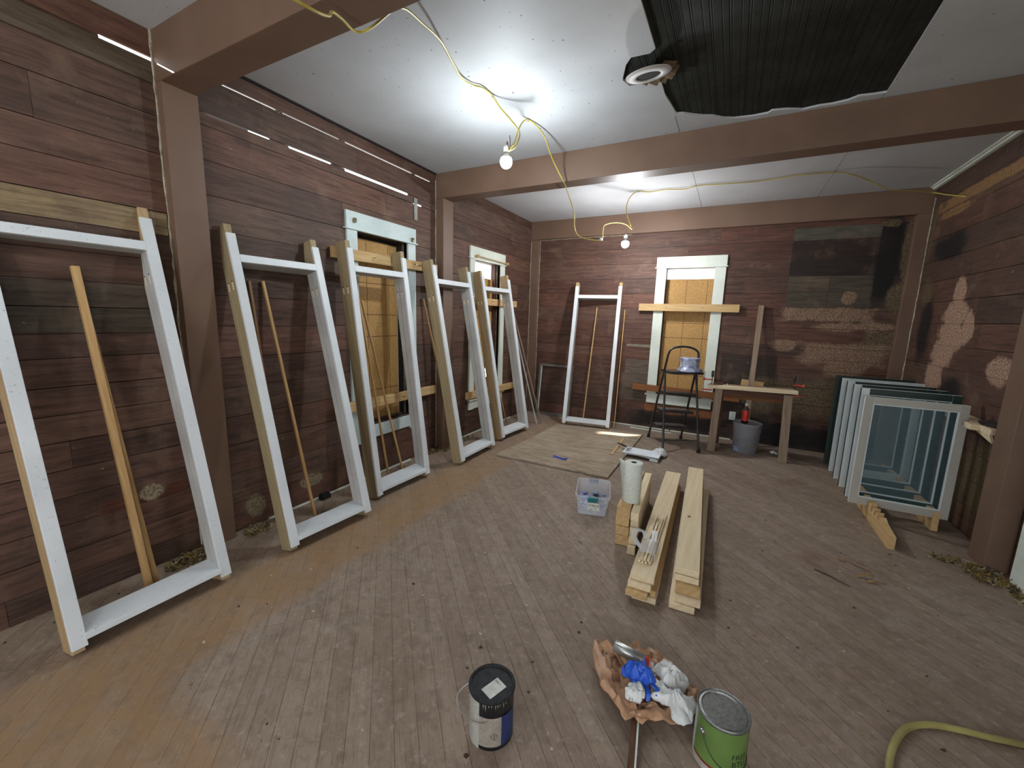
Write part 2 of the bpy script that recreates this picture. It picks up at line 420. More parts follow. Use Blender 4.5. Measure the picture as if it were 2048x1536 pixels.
def plank_wall(name, axis, secs, openings, slits, mat, special=(), dark=1.0, pal=PAL):
    """secs: (u0,u1,[z...]) courses;  axis 'left','back','right','front'"""
    rects = []
    for si, (u0, u1, zs) in enumerate(secs):
        for i in range(len(zs)-1):
            u = u0; cuts = []
            while True:
                u += random.uniform(.9, 2.6)
                if u > u1-.25: break
                cuts.append(u)
            ed = [u0]+cuts+[u1]
            for a, b in zip(ed[:-1], ed[1:]):
                rects.append((a+.0008, b-.0008, zs[i]+random.uniform(.001, .0028), zs[i+1]-random.uniform(.001, .0028), srgbtone(random.choice(pal), random.uniform(.78, 1.15)*dark)))
    for (a0, a1, b0, b1, c) in special:
        rects = cut(rects, [(a0, a1, b0, b1)]); rects.append((a0+.0008, a1-.0008, b0+.0012, b1-.0012, c))
    rects = cut(rects, list(openings)+list(slits))
    mb = MB()
    def put(u0, u1, z0, z1, d0, d1, mi, c):
        if axis == 'left': mb.box(-d1, -d0, u0, u1, z0, z1, mi, c)
        elif axis == 'right': mb.box(W+d0, W+d1, u0, u1, z0, z1, mi, c)
        elif axis == 'back': mb.box(u0, u1, B+d0, B+d1, z0, z1, mi, c)
        else: mb.box(u0, u1, YF-d1, YF-d0, z0, z1, mi, c)
    for (a0, a1, b0, b1, c) in rects: put(a0, a1, b0, b1, random.uniform(0, .0015), .016, 0, c)
    U0, U1 = secs[0][0], secs[-1][1]
    bh = list(openings)+[(a-.02, b+.02, c-.006, d+.05) for (a, b, c, d) in slits]
    for r in cut([(U0, U1, -.02, HC+.1)], bh): put(*r, .017, .03, 1, None)
    return struct(mb.build(name, [mat, 'backing'], bevel=0))

zl = [0, .203, .407, .608, .797, .991, 1.186, 1.386, 1.577, 1.771, 1.961, 2.160, 2.355, 2.545, 2.615, 2.815, HC]
zn = [0, .13, .27, .41, .55, .69, .83, .965, 1.10, 1.24, 1.355, 1.485, 1.61, 1.75, 1.885, 2.008, 2.166, 2.308, 2.499, 2.654, 2.775, HC]
W1 = (2.495, 3.10, .50, 2.16); W2 = (4.27, 4.90, .46, 2.17); W3 = (1.985, 2.565, .50, 2.19)
PALE = srgbtone((150, 130, 98), .95)
slits = [(.99, 1.2, 2.764, 2.784), (1.5, 1.87, 2.806, 2.819), (1.91, 2.37, 2.807, 2.818), (2.42, 3.19, 2.806, 2.819), (3.23, 3.46, 2.806, 2.819),
         (1.44, 1.81, 2.607, 2.619), (1.944, 2.287, 2.604, 2.620), (2.411, 3.136, 2.598, 2.620), (3.21, 3.33, 2.540, 2.558)]
plank_wall('wall_left', 'left', [(YF, 1.2, zn), (1.2, 3.54, zl), (3.54, B, zl)], [W1, W2], slits, 'wall_left',
           special=[(-1.0, 1.19, 1.885, 2.006, PALE), (-.4, 1.19, 2.66, 2.765, srgbtone((110, 96, 78), .8)), (.75, 1.15, .40, .47, srgbtone((104, 62, 42), .9)),
                    (.1, 1.19, 1.485, 1.61, srgbtone((92, 80, 66), .8)), (.1, 1.19, 1.36, 1.483, srgbtone((88, 78, 64), .8))])
zb = [0, .16, .36, .553, .767, .97, 1.105, 1.247, 1.464, 1.67, 1.864, 2.066, 2.263, 2.465, 2.66, HC]
zr = [0, .2, .4, .6, .78, .98, 1.17, 1.36, 1.55, 1.75, 1.95, 2.15, 2.36, 2.56, 2.72, HC]
G1 = srgbtone((96, 94, 82), .9); DK = srgbtone((58, 40, 34), .8); DK2 = srgbtone((52, 40, 33), .75); T1 = srgbtone((104, 92, 74), .9); T2 = srgbtone((90, 82, 68), .85)
GR = srgbtone((118, 104, 90), .8)
plank_wall('wall_back', 'back', [(0, W, zb)], [W3], [], 'wall_back', special=[
    (3.355, 4.14, 2.46, 2.60, G1), (3.355, 4.14, 2.262, 2.458, DK), (3.355, 4.14, 2.066, 2.26, DK2), (3.355, 3.75, 1.89, 2.064, T1), (3.752, 4.14, 1.89, 2.064, T2),
    (3.355, 3.75, 1.71, 1.888, T2), (3.752, 4.14, 1.71, 1.888, T2), (3.355, 4.14, 1.55, 1.708, T2), (4.142, 4.42, 1.7, 2.6, srgbtone((40, 33, 30), .7)),
    (1.53, 1.86, 1.13, 1.17, srgbtone((132, 124, 108))), (1.53, 1.86, .75, .96, GR), (1.50, 1.86, .55, .748, GR), (1.5, 1.86, .36, .548, srgbtone((104, 90, 76), .8)),
    (1.84, 2.72, .20, .345, srgbtone((150, 96, 56))), (3.1, 4.4, .0, .2, DK2), (2.75, 3.35, .2, 1.1, srgbtone((66, 52, 42), .8))], dark=.92, pal=RED)
plank_wall('wall_right', 'right', [(YF, B, zr)], [(-1.7, -.5, .7, 2.3)], [], 'wall_right', dark=.88)  # opening out of view, added to let in soft light from the right
plank_wall('wall_front', 'front', [(0, W, zb)], [(.5, 1.9, .9, 2.3), (2.5, 3.9, .02, 2.3)], [], 'wall_left')  # both openings are unseen and added to let in soft fill light
# unseen blocks added outside to keep the sun off openings in the left wall
struct(MB().box(-4.4, -4.0, .3, 2.36, -.5, 5.6).box(-4.4, -3.9, 2.36, 3.98, 3.93, 4.2).box(-4.4, -4.2, 2.36, 4.4, -.5, 2.78).build('added_sun_blocker', 'backing'))
struct(MB().box(-8, 10, -8, B+8, -.6, -.5).build('ground_outside', plain('pale_ground', (206, 200, 190), .9)))  # ground made pale to show bright through the chipboard hole

struct(MB().box(-.3, W+.3, YF-.3, B+.3, -.06, 0).build('floor', 'floor'))
# dark beadboard above, white boards under it with the torn opening
struct(MB().box(-.3, W+.3, YF-.3, B+.3, HC+.014, HC+.06).build('ceiling_beadboard', 'bead'))
hole = [(2.318, 1.36), (2.314, 2.088), (2.318, 2.46), (2.285, 2.489), (2.187, 2.481), (2.147, 2.536), (2.095, 2.675), (2.122, 2.757), (2.30, 2.765), (2.299, 2.952), (2.32, 3.1),
        (2.336, 3.236), (2.38, 3.25), (2.44, 3.30), (2.499, 3.342), (2.56, 3.37), (2.62, 3.43), (2.691, 3.468), (2.80, 3.485), (2.89, 3.48), (2.911, 3.45), (3.0, 3.47), (3.092, 3.517), (3.18, 3.503),
        (3.25, 3.51), (3.328, 3.495), (3.372, 3.461), (3.45, 3.475), (3.51, 3.477), (3.50, 2.9), (3.495, 2.654), (3.485, 1.36)]
outer = [(-.3, YF-.3), (W+.3, YF-.3), (W+.3, B+.3), (-.3, B+.3)]
tri = tessellate_polygon([[Vector((x, y, 0)) for x, y in outer], [Vector((x, y, 0)) for x, y in hole]])
pts = outer+hole; mb = MB(); n = len(pts)
mb.add([(x, y, HC) for x, y in pts]+[(x, y, HC+.012) for x, y in pts], [t for t in tri]+[(t[2]+n, t[1]+n, t[0]+n) for t in tri]+[(4+i, 4+(i+1) % len(hole), n+4+(i+1) % len(hole), n+4+i) for i in range(len(hole))])
struct(mb.build('ceiling', 'ceiling'))
# ceiling seams
mb = MB()
for (x0, x1, y0, y1) in [(2.322, 2.326, 3.26, 3.54), (2.34, 2.344, 3.72, 5.84), (3.515, 3.518, 3.72, 5.84), (3.5, 3.503, 3.48, 3.54)]: mb.box(x0, x1, y0, y1, HC-.0008, HC+.002)
struct(mb.build('trim_1', plain('seam_grey', (120, 116, 110), .8)))
struct(MB().box(W-.035, W, 3.72, B-.06, HC-.03, HC).box(W-.055, W-.03, 3.72, B-.06, HC-.014, HC).build('trim_2', 'casing', bevel=.004))
struct(MB().box(0, .014, 1.37, 3.54, HC-.014, HC).build('trim_3', 'backing'))

# beams and posts
def beam(name, x0, x1, y0, y1, z0, z1, label):
    o = MB().box(x0, x1, y0, y1, z0, z1).build(name, 'brown', bevel=.004); o['kind'] = 'structure'; o['label'] = label; return o
beam('ceiling_beam', 0, W, 1.2, 1.37, 2.665, HC, 'brown painted ceiling beam nearest the camera')
beam('ceiling_beam', 0, W, 3.54, 3.71, 2.672, HC, 'brown painted ceiling beam across the middle of the room')
beam('ceiling_beam', 0, W, 5.83, B, 2.655, HC, 'brown painted beam along the top of the back wall')
beam('wall_post', 0, .062, 1.2, 1.37, 0, 2.664, 'brown post on the left wall under the nearest beam')
beam('wall_post', 0, .10, 3.54, 3.71, 0, 2.671, 'brown post on the left wall under the middle beam')
beam('wall_post', 0, .125, 5.84, B, 0, 2.654, 'brown corner board in the back left corner')
beam('wall_post', 4.385, W, 5.82, B, 0, 2.654, 'brown corner board in the back right corner')
beam('wall_post', 4.385, W, 3.52, 3.71, 0, 2.671, 'brown post on the right wall under the middle beam')
beam('wall_post', 4.385, W, 1.2, 1.37, 0, 2.664, 'brown post on the right wall under the nearest beam')
mb = MB()
def ragged(mb, axis_pts, r):
    P = []
    for i in range(len(axis_pts)-1):
        a, b = Vector(axis_pts[i]), Vector(axis_pts[i+1]); k = max(2, int((b-a).length/.05))
        for j in range(k): P.append(a.lerp(b, j/k)+Vector([random.uniform(-.0025, .0025) for _ in range(3)]))
    P.append(Vector(axis_pts[-1])); mb.tube(P, [r*random.uniform(.6, 1.3) for _ in P], 5)
ragged(mb, [(.003, 1.197, .02), (.003, 1.197, HC-.02)], .006); ragged(mb, [(.006, 1.198, HC-.07), (.008, 1.197, HC)], .011)
ragged(mb, [(.003, 3.537, .02), (.003, 3.537, 2.85)], .005); ragged(mb, [(.128, 5.893, .1), (.128, 5.893, 2.65), (.8, 5.893, 2.652), (1.5, 5.893, 2.652)], .005)
ragged(mb, [(.004, 5.838, .2), (.004, 5.838, 2.88)], .005); ragged(mb, [(4.497, 5.815, .7), (4.497, 5.815, 2.8)], .007)
struct(mb.build('trim_4', 'caulk'))
# white strip remains of the skirting
def strips(name, L):
    mb = MB()
    for (p0, p1, t_) in L:
        a, b = Vector(p0), Vector(p1); d = (b-a).normalized(); s = Vector((-d.y, d.x, 0))*t_
        mb.prism([(a-s)[:2], (b-s)[:2], (b+s*random.uniform(.6, 1))[:2], (a+s)[:2]], p0[2], p0[2]+.012)
    return struct(mb.build(name, 'casing'))
strips('baseboard_left', [((.012, 1.62, .001), (.012, 1.74, .001), .007), ((.014, 1.80, .001), (.014, 2.08, .001), .006), ((.012, 2.12, .001), (.014, 2.43, .001), .007), ((.02, 2.5, .001), (.02, 3.1, .001), .01),
                          ((.012, 4.0, .001), (.012, 4.7, .001), .005), ((.012, 4.8, .001), (.012, 5.3, .001), .006)])
strips('baseboard_back', [((1.35, 5.87, .002), (2.2, 5.87, .002), .008), ((2.22, 5.87, .002), (2.95, 5.875, .002), .011), ((1.7, 5.74, .002), (2.25, 5.73, .002), .008)])

# door casing at the right edge, on the near side of the right post
dr = MB().box(W-.03, W, 3.30, 3.44, 0, 2.1).box(W-.03, W, 2.38, 2.52, 0, 2.1).box(W-.03, W, 2.38, 3.44, 2.1, 2.24).build('door_1', 'casing', bevel=.003); struct(dr)
MB().box(W-.012, W-.001, 2.52, 3.30, .01, 2.1).build('door_panel', 'casing_blue', dr, bevel=.003)
MB().box(W-.034, W-.03, 3.31, 3.36, .36, .46).build('hinge', plain('rusty_hinge', (90, 74, 56), .5, .6), dr)

# windows: casing, jambs and sill, chipboard sheet outside
def window(name, axis, u0, u1, z0, z1, cas, co, zbot, apron):
    """u0..u1,z0..z1 opening; casing width cas; returns structure object"""
    def bx(mb, a0, a1, d0, d1, c0, c1, mi=0):      # d: distance into the room
        if axis == 'left': mb.box(d0, d1, a0, a1, c0, c1, mi)
        else: mb.box(a0, a1, B-d1, B-d0, c0, c1, mi)
    r = MB()
    for (a0, a1, c0, c1) in ((u0-.022, u0, z0, z1), (u1, u1+.022, z0, z1)): bx(r, a0, a1, -.14, 0, c0, c1)
    bx(r, u0-.022, u1+.022, -.14, 0, z1, z1+.022); bx(r, u0-.022, u1+.022, -.14, .004, z0-.025, z0)
    root = struct(r.build(name, plain(name+'_jamb', (74, 54, 44), .7, 0, (40, 30, 26), 12)))
    m = MB(); bx(m, u0-cas, u0, 0, .022, zbot, z1); bx(m, u1, u1+cas, 0, .022, zbot, z1)
    m.build('side_casing', co, root, bevel=.003)
    m = MB(); bx(m, u0-cas-.005, u1+cas+.005, 0, .024, z1+.012, z1+.145); bx(m, u0-cas-.02, u1+cas+.02, 0, .036, z1-.0, z1+.014)
    m.build('head_casing', co, root, bevel=.003)
    m = MB(); bx(m, u0-cas*apron, u1+cas*apron, 0, .02, z0-.135, z0-.02)
    if apron > .9: bx(m, u0-cas-.02, u1+cas+.02, 0, .045, z0-.022, z0-.0)
    m.build('apron', co, root, bevel=.003)
    return root
w1 = window('window_1', 'left', *W1, .105, 'casing_blue', .34, .5)
w2 = window('window_2', 'left', *W2, .105, 'casing', .32, .95)
w3 = window('window_3', 'back', *W3, .125, 'casing', .48, .98)
# parting strips on the right-hand jambs of the side windows
for (r_, y1, z0, z1) in ((w1, W1[1], .5, 2.16), (w2, W2[1], .46, 2.17)):
    MB().box(-.05, -.035, y1-.014, y1, z0, z1).build('parting_strip', plain('old_parting_strip', (120, 104, 80), .7, 0, (60, 50, 40)), r_)
    MB().box(-.10, -.06, y1-.03, y1, z0, z1).build('weather_strip', 'dark' if r_ is w1 else plain('brown_paint_strip', (92, 60, 50), .6), r_)

def osb(name, axis, u0, u1, z0, z1, label, poly=None):
    poly = poly or [(u0, z0), (u1, z0), (u1, z1), (u0, z1)]
    mb = MB().prism([(a, b) for a, b in poly], 0, .012)
    # printed grid lines
    n0 = len(mb.f)
    gl = [u0+(u1-u0)*k for k in ((.42, .83) if axis == 'left' else (.46, .8))]
    for g_ in gl: mb.box(g_-.0025, g_+.0025, z0+.02, z1-.02, .0121, .0126, 1)
    z = z0+.1
    for z in (.78, 1.28, 1.48, 1.76 if axis == 'left' else 1.5):
        if z0 < z < z1: mb.box(u0+.01, u1-.01, z-.003, z+.003, .0121, .0126, 1)
    if axis == 'left': mt = Matrix(((0, 0, 1, -.112), (1, 0, 0, 0), (0, 1, 0, 0), (0, 0, 0, 1)))
    else: mt = Matrix(((1, 0, 0, 0), (0, 0, -1, B+.112), (0, 1, 0, 0), (0, 0, 0, 1)))
    o = mb.build(name, ['osb', plain(name+'_ink', (88, 54, 32), .8)], mat=None); o.matrix_world = mt
    return tag(o, label, 'chipboard panel', 'chipboard sheets closing the windows')
osb('chipboard_panel', 'left', 2.42, 3.065, .40, 2.13, 'chipboard sheet filling the nearer window of the left wall')
osb('chipboard_panel', 'left', 4.2, 4.70, .40, 1.985, 'chipboard sheet with a jagged hole in the far window of the left wall',
    poly=[(4.2, .40), (4.91, .40), (4.91, .66), (4.75, .67), (4.735, .74), (4.715, .78), (4.735, .80), (4.72, .93), (4.78, .99), (4.87, 1.02), (4.87, 1.985), (4.2, 1.985)])
osb('chipboard_panel', 'back', 1.90, 2.64, .45, 2.058, 'chipboard sheet in the back wall window with a bright gap above it')
# outside fascia that blocks the sky at the top of the near window
struct(MB().box(-.14, -.12, 2.4, 3.2, 2.08, 2.3).build('trim_5', 'backing'))

# ================================================================ window jamb frames leaning on the walls
def jamb_frame(bl, br, top_back, label, lean_axis, wood_m='pine_olive'):
    """bl, br: front bottom corners (z .03) ; lean: angle from vertical"""
    a = Vector((bl[0], bl[1], 0)); b = Vector((br[0], br[1], 0)); wid = (b-a).length
    U = (b-a).normalized(); nh = Vector((U.y, -U.x, 0))       # horizontal direction to the room
    D = .112; th = top_back
    V = Vector((0, 0, 1))*cos(th)-nh*sin(th); N = nh*cos(th)+Vector((0, 0, 1))*sin(th)
    P = a-nh*(D*cos(th))
    mt = Matrix(((U.x, V.x, N.x, P.x), (U.y, V.y, N.y, P.y), (U.z, V.z, N.z, 0), (0, 0, 0, 1)))
    root = empty('jamb_frame', mat=mt); tag(root, label, 'window frame', 'window jamb frames leaning on the walls')
    H, t = 2.045, .042
    hz = 1.815
    for k, x0 in enumerate((0, wid-t)):
        x1 = x0+t; s = MB().box(x0, x1, 0, H, 0, D).build('stile', wood_m, root, bevel=.002)
        f0, f1 = (x0-.001, x0+.05) if k == 0 else (x1-.05, x1+.001)
        MB().box(f0, f1, .02, H-.06, D, D+.018).build('stile_facing', 'white', s, bevel=.002)
        xi0, xi1 = (x1, x1+.004) if k == 0 else (x0-.004, x0)
        MB().box(xi0, xi1, .07, hz, .002, .048).box(xi0, xi1, .07, hz, .056, D).build('inner_lining', 'white_lining', s)
        g = MB(); xo = x0-.0006 if k == 0 else x0-.0046
        for zc in (.028, .078):
            for j in range(3):
                vs = [(xo, hz-.13-.016*j+.009*sin(q*pi/5), zc+.008*cos(q*pi/5)) for q in range(10)]
                g.add(vs, [tuple(range(10))], 0); 
            vs = [(xo-.0003, hz-.118+.005*sin(q*pi/4), zc+.006*cos(q*pi/4)) for q in range(8)]
            g.add(vs, [tuple(range(8))], 1)
        g.build('pulley_slot', ['pine_pale', 'dark'], s)
    MB().box(t, wid-t, hz, hz+.035, .0, D).build('head', 'white_lining', root, bevel=.001)
    MB().box(.05, wid-.05, hz-.005, hz+.042, D, D+.018).build('head_facing', 'white', root, bevel=.002)
    # sloping sill
    sb = MB(); y0, y1 = .045, .085
    sb.add([(t, y1, 0), (wid-t, y1, 0), (wid-t, y0, D+.022), (t, y0, D+.022), (t, y1+.03, 0), (wid-t, y1+.03, 0), (wid-t, y0+.026, D+.022), (t, y0+.026, D+.022)],
           [(0, 1, 2, 3), (7, 6, 5, 4), (0, 4, 5, 1), (1, 5, 6, 2), (2, 6, 7, 3), (3, 7, 4, 0)])
    sb.build('sill', 'white', root, bevel=.002)
    return root
JF = [((.505, .478), (.503, 1.105), radians(14.0), 'white primed window frame nearest the camera, cut by the left edge of the photo', 'pine_z'),
      ((.560, 1.424), (.595, 2.025), radians(14.6), 'white primed window frame standing just past the nearest brown post', 'pine_olive'),
      ((.440, 2.241), (.462, 2.857), radians(8.0), 'white primed window frame leaning in front of the nearer boarded window', 'pine_olive'),
      ((.560, 3.246), (.558, 3.896), radians(11.0), 'white primed window frame leaning across the second brown post', 'pine_olive'),
      ((.500, 4.180), (.555, 4.785), radians(10.8), 'white primed window frame leaning in front of the sunlit far left window', 'pine_z'),
      ((.847, 5.289), (1.493, 5.382), radians(13.6), 'white primed window frame leaning on the back wall by the plywood sheet', 'pine_z')]
for (bl, br, th, lb, wm) in JF: jamb_frame(bl, br, th, lb, None, wm)

# loose sticks leaning near the frames
def stick(p0, p1, label, r=.009, m='dowel', group='loose wood sticks leaning on the walls', name='wood_stick', wid=None):
    p0, p1 = Vector(p0), Vector(p1); L = (p1-p0).length; q = MB()
    w_ = wid or r*2; q.box(0, L, -w_/2, w_/2, -r, r)
    o = q.build(name, m, bevel=.003); o.matrix_world = frame_mat(p0, p1-p0, (0, 1, 0) if abs((p1-p0).y) < abs((p1-p0).z) else (1, 0, 0)); return tag(o, label, 'stick', group)
stick((.275, .832, .004), (.045, .782, 1.675), 'left of two thick ribbed sticks inside the nearest white frame', .013, wid=.03)
stick((.245, .872, .004), (.014, .792, 1.650), 'right of two thick ribbed sticks inside the nearest white frame', .012, wid=.026)
stick((.10, 1.69, .004), (.014, 1.60, 1.68), 'darker thin stick at the left inside the second frame', .009, 'dowel_dark')
stick((.30, 1.786, .004), (.014, 1.69, 1.686), 'pale thin stick crossing the middle of the second frame', .009)
stick((.172, 2.639, .004), (.04, 2.47, 1.62), 'left thin stick inside the third frame, before the chipboard', .008)
stick((.19, 2.805, .004), (.05, 2.49, 1.60), 'right thin stick inside the third frame, slanting over the chipboard', .008)
stick((.205, 3.645, .004), (.016, 3.315, 1.655), 'single thin stick just left of the fourth frame', .009)
stick((.235, 4.806, .004), (.065, 4.30, 1.58), 'single thin stick seen through the fifth frame at the far left window', .008)
stick((1.075, 5.514, .004), (1.074, 5.88, 1.665), 'single yellow stick inside the frame on the back wall', .008)
stick((1.482, 5.56, .004), (1.45, 5.87, 1.50), 'brown stick close to the right of the back wall frame', .007, 'old_brown')
stick((1.515, 5.57, .004), (1.478, 5.88, 1.64), 'pale stick to the right of the back wall frame', .006)
stick((.50, 5.186, .004), (.02, 5.20, 1.60), 'white painted trim strip leaning in the back left corner', .006, 'white_lining', 'trim strips in the back left corner', 'trim_strip', .022)
stick((.56, 5.22, .004), (.02, 5.26, 1.60), 'brown trim strip leaning in the back left corner', .007, 'old_grey', 'trim strips in the back left corner', 'trim_strip', .024)

# dark old screen frame on the back wall, near left corner
t_ = radians(7)
def scr():
    mt = Matrix(((1, 0, 0, .20), (0, -sin(t_)*-1, -cos(t_), 5.775), (0, cos(t_), -sin(t_)*-1, 0), (0, 0, 0, 1)))
    mt = frame_mat((.21, 5.765, .004), (1, 0, 0), (0, sin(t_), cos(t_)))
    r = empty('screen_frame', mat=mt); tag(r, 'old black screen frame with white inner edge standing behind the back wall frame', 'frame')
    w_, h_ = .56, .79
    k = plain('old_black_frame', (84, 80, 76), .6, 0, (110, 104, 98), 14)
    for x0 in (0, w_-.035): MB().box(x0, x0+.035, 0, h_, -.02, 0).build('side_rail', k, r, bevel=.002)
    MB().box(.035, w_-.035, h_-.035, h_, -.02, 0).build('top_rail', k, r, bevel=.002)
    MB().box(.035, w_-.035, 0, .035, -.02, 0).build('bottom_rail', k, r, bevel=.002)
    MB().box(.035, .045, .035, h_-.035, -.02, .001).build('inner_edge', 'casing', r)
scr()

# braces screwed across the windows
def screw(p, d, parent):
    q = MB().tube([Vector(p), Vector(p)+Vector(d)*.022], [.003, .0022], 6).tube([Vector(p)+Vector(d)*.022, Vector(p)+Vector(d)*.026], [.0055, .0055], 8)
    o = q.build('screw', plain('screw_metal', (90, 90, 92), .3, .8), parent)
    o.matrix_local = parent.matrix_world.inverted()
def brace(p0, p1, wid, thk, side, m, label, screws=()):
    o = board('brace_board', p0, p1, wid, thk, side, m); tag(o, label, 'board', 'boards screwed across the windows')
    for (p, d) in screws: screw(p, d, o)
    return o
brace((.040, 2.22, 1.955), (.040, 3.50, 1.965), .085, .033, (0, 0, 1), 'pine', 'upper board screwed across the nearer left window', [((.062, 2.62, 1.96), (1, 0, 0)), ((.062, 3.14, 1.97), (1, 0, 0)), ((.062, 3.2, 1.965), (1, 0, 0))])
brace((.043, 2.245, .70), (.043, 3.456, .70), .085, .04, (0, 0, 1), 'pine', 'lower board screwed across the nearer left window', [((.062, 2.95, .70), (1, 0, 0))])
brace((.043, 4.14, 1.675), (.043, 5.30, 1.675), .085, .04, (0, 0, 1), 'pine', 'upper board screwed across the far left window', [((.062, 4.6, 1.68), (1, 0, 0))])
brace((.043, 4.077, .52), (.043, 5.35, .50), .085, .04, (0, 0, 1), 'pine', 'lower board screwed across the far left window')
brace((1.672, B-.043, 1.68), (2.885, B-.043, 1.68), .095, .04, (0, 0, 1), 'pine', 'upper board screwed across the back wall window', [((2.03, B-.062, 1.685), (0, -1, 0)), ((2.47, B-.062, 1.68), (0, -1, 0))])
brace((1.67, B-.065, .585), (3.0, B-.065, .555), .085, .03, (0, 0, 1), 'orange_board', 'lower orange board across the foot of the back wall window')
# small metal brackets on the casing heads and the old door hinge high on the left wall
hm = plain('old_brass', (136, 120, 84), .4, .5, (90, 78, 54))
for (p, lb) in (((.03, 2.46, 2.235), 'small rusty bracket at the left of the nearer left window head'), ((.03, 3.15, 2.20), 'small rusty bracket at the right of the nearer left window head')):
    o = MB().box(0, .018, -.012, .012, -.018, .018).box(.018, .03, -.008, .004, .0, .012).build('curtain_bracket', hm, bevel=.002); o.location = (p[0]-.004, p[1], p[2]); tag(o, lb, 'bracket', 'brackets on the window heads')
rod = MB().tube([(.062, 4.28, 2.205), (.062, 4.99, 2.20)], .006, 8).box(.026, .07, 4.26, 4.285, 2.19, 2.22).box(.026, .075, 4.985, 5.01, 2.185, 2.215).build('curtain_rod', 'pine'); tag(rod, 'thin curtain rod between two wood blocks over the far left window', 'curtain rod')
hg = MB().box(0, .004, 3.215, 3.255, 2.50, 2.60).box(0, .004, 3.215, 3.255, 2.40, 2.50).tube([(.005, 3.21, 2.40), (.005, 3.21, 2.60)], .005).build('strap_hinge', plain('painted_hinge', (150, 150, 142), .5), bevel=.001); hg.location.x = .001
tag(hg, 'pale hinge screwed high on the left wall beside the second post', 'hinge')

# ================================================================ lamps and yellow cord
bulb_m = NT('lit_bulb'); bulb_m.b.inputs['Emission Color'].default_value = (.86, .95, 1, 1); bulb_m.b.inputs['Emission Strength'].default_value = BULB_E; bulb_m = bulb_m.m
dim_m = bulb_m.copy(); dim_m.name = 'lit_bulb_dimmer'; dim_m.node_tree.nodes['Principled BSDF'].inputs['Emission Strength'].default_value = BULB_E*.42
far_m = bulb_m.copy(); far_m.name = 'lit_bulb_far'; far_m.node_tree.nodes['Principled BSDF'].inputs['Emission Strength'].default_value = BULB_E*1.75; far_m.node_tree.nodes['Principled BSDF'].inputs['Emission Color'].default_value = (.97, .98, 1, 1)
def bulb(x, y, z, label, top, scale=1.0, m=None):
    r = empty('light_bulb', (x, y, z)); tag(r, label, 'light bulb', 'bare bulbs strung along the ceiling'); S_ = 1.22
    prof = [(.004, -.036)]+[(.034*sin(a), -.036*cos(a)) for a in [pi*k/10 for k in range(1, 8)]]
    MB().lathe([(a*S_, b*S_) for a, b in prof], n=24, cap=(True, False)).build('glass_bulb', m or bulb_m, r, smooth=True)
    MB().lathe([(.0337, .0256), (.027, .036), (.018, .046), (.015, .05)], n=24).build('bulb_housing', plain('bulb_housing', (225, 226, 224), .5), r, smooth=True)
    MB().lathe([(.014, .044), (.0145, .06), (.02, .062), (.021, .095), (.012, .105)], n=20).build('socket', plain('white_socket', (196, 196, 190), .5), r, smooth=True)
    MB().tube(spline([(0, 0, .1), (.005, 0, .13)]+[(q[0]-x, q[1]-y, q[2]-z) for q in top], 5), .003, 6).build('lead_wire', plain('lead_wire', (120, 84, 74), .5), r)
bulb(1.342, 2.62, 2.545, 'lit bare bulb nearer the camera, hanging before the middle beam', [(1.372, 2.605, 2.60+.01), (1.38, 2.60, 2.66), (1.375, 2.6, 2.70)])
bulb(1.648, 4.90, 2.36, 'lit bare bulb in the far bay near the back wall', [(1.65, 4.9, 2.50), (1.648, 4.88, 2.545)], m=far_m)
bulb(.80, -.15, 2.45, 'lit bare bulb on the same cord behind the camera', [(.80, -.15, 2.62), (.80, -.15, 2.9)], m=dim_m)
cordpts = [(.80, -.15, 2.90), (1.1, .3, 2.75), (1.4, .7, 2.50), (1.50, .98, 2.47), (1.45, 1.12, 2.53), (1.39, 1.19, 2.60), (1.36, 1.26, 2.625), (1.33, 1.35, 2.64), (1.36, 1.40, 2.67), (1.42, 1.47, 2.76), (1.435, 1.53, 2.80), (1.412, 1.656, 2.83), (1.382, 1.842, 2.86), (1.307, 2.049, 2.88), (1.254, 2.221, 2.89),
           (1.262, 2.317, 2.9), (1.3, 2.371, 2.9), (1.309, 2.478, 2.9), (1.33, 2.54, 2.854), (1.375, 2.6, 2.801), (1.424, 2.64, 2.734), (1.422, 2.64, 2.679), (1.4, 2.62, 2.625), (1.368, 2.6, 2.606), (1.372, 2.63, 2.64),
           (1.374, 2.68, 2.69), (1.358, 2.75, 2.787), (1.355, 2.82, 2.87), (1.373, 2.87, 2.904), (1.40, 2.97, 2.895), (1.408, 3.1, 2.865), (1.389, 3.25, 2.812), (1.385, 3.35, 2.769), (1.404, 3.42, 2.71), (1.428, 3.47, 2.652),
           (1.425, 3.54, 2.629), (1.394, 3.65, 2.626), (1.36, 3.80, 2.63), (1.319, 3.9, 2.655), (1.305, 4.1, 2.552), (1.245, 4.3, 2.451), (1.265, 4.4, 2.381), (1.358, 4.5, 2.357), (1.456, 4.6, 2.368), (1.461, 4.62, 2.46), (1.471, 4.65, 2.53),
           (1.565, 4.75, 2.569), (1.654, 4.85, 2.562), (1.713, 4.9, 2.519), (1.663, 4.88, 2.642), (1.637, 4.88, 2.768), (1.679, 4.88, 2.869), (1.766, 4.85, 2.902), (1.879, 4.898, 2.895), (2.037, 4.886, 2.9), (2.233, 4.93, 2.895),
           (2.382, 4.883, 2.9), (2.613, 4.909, 2.898), (2.835, 4.952, 2.9), (3.047, 4.943, 2.9), (3.245, 4.903, 2.9), (3.511, 4.93, 2.897), (3.632, 4.95, 2.874), (3.813, 5.1, 2.835), (4.012, 5.3, 2.793), (4.259, 5.55, 2.819), (4.44, 5.72, 2.83), (4.478, 5.5, 2.75), (4.485, 5.1, 2.63)]
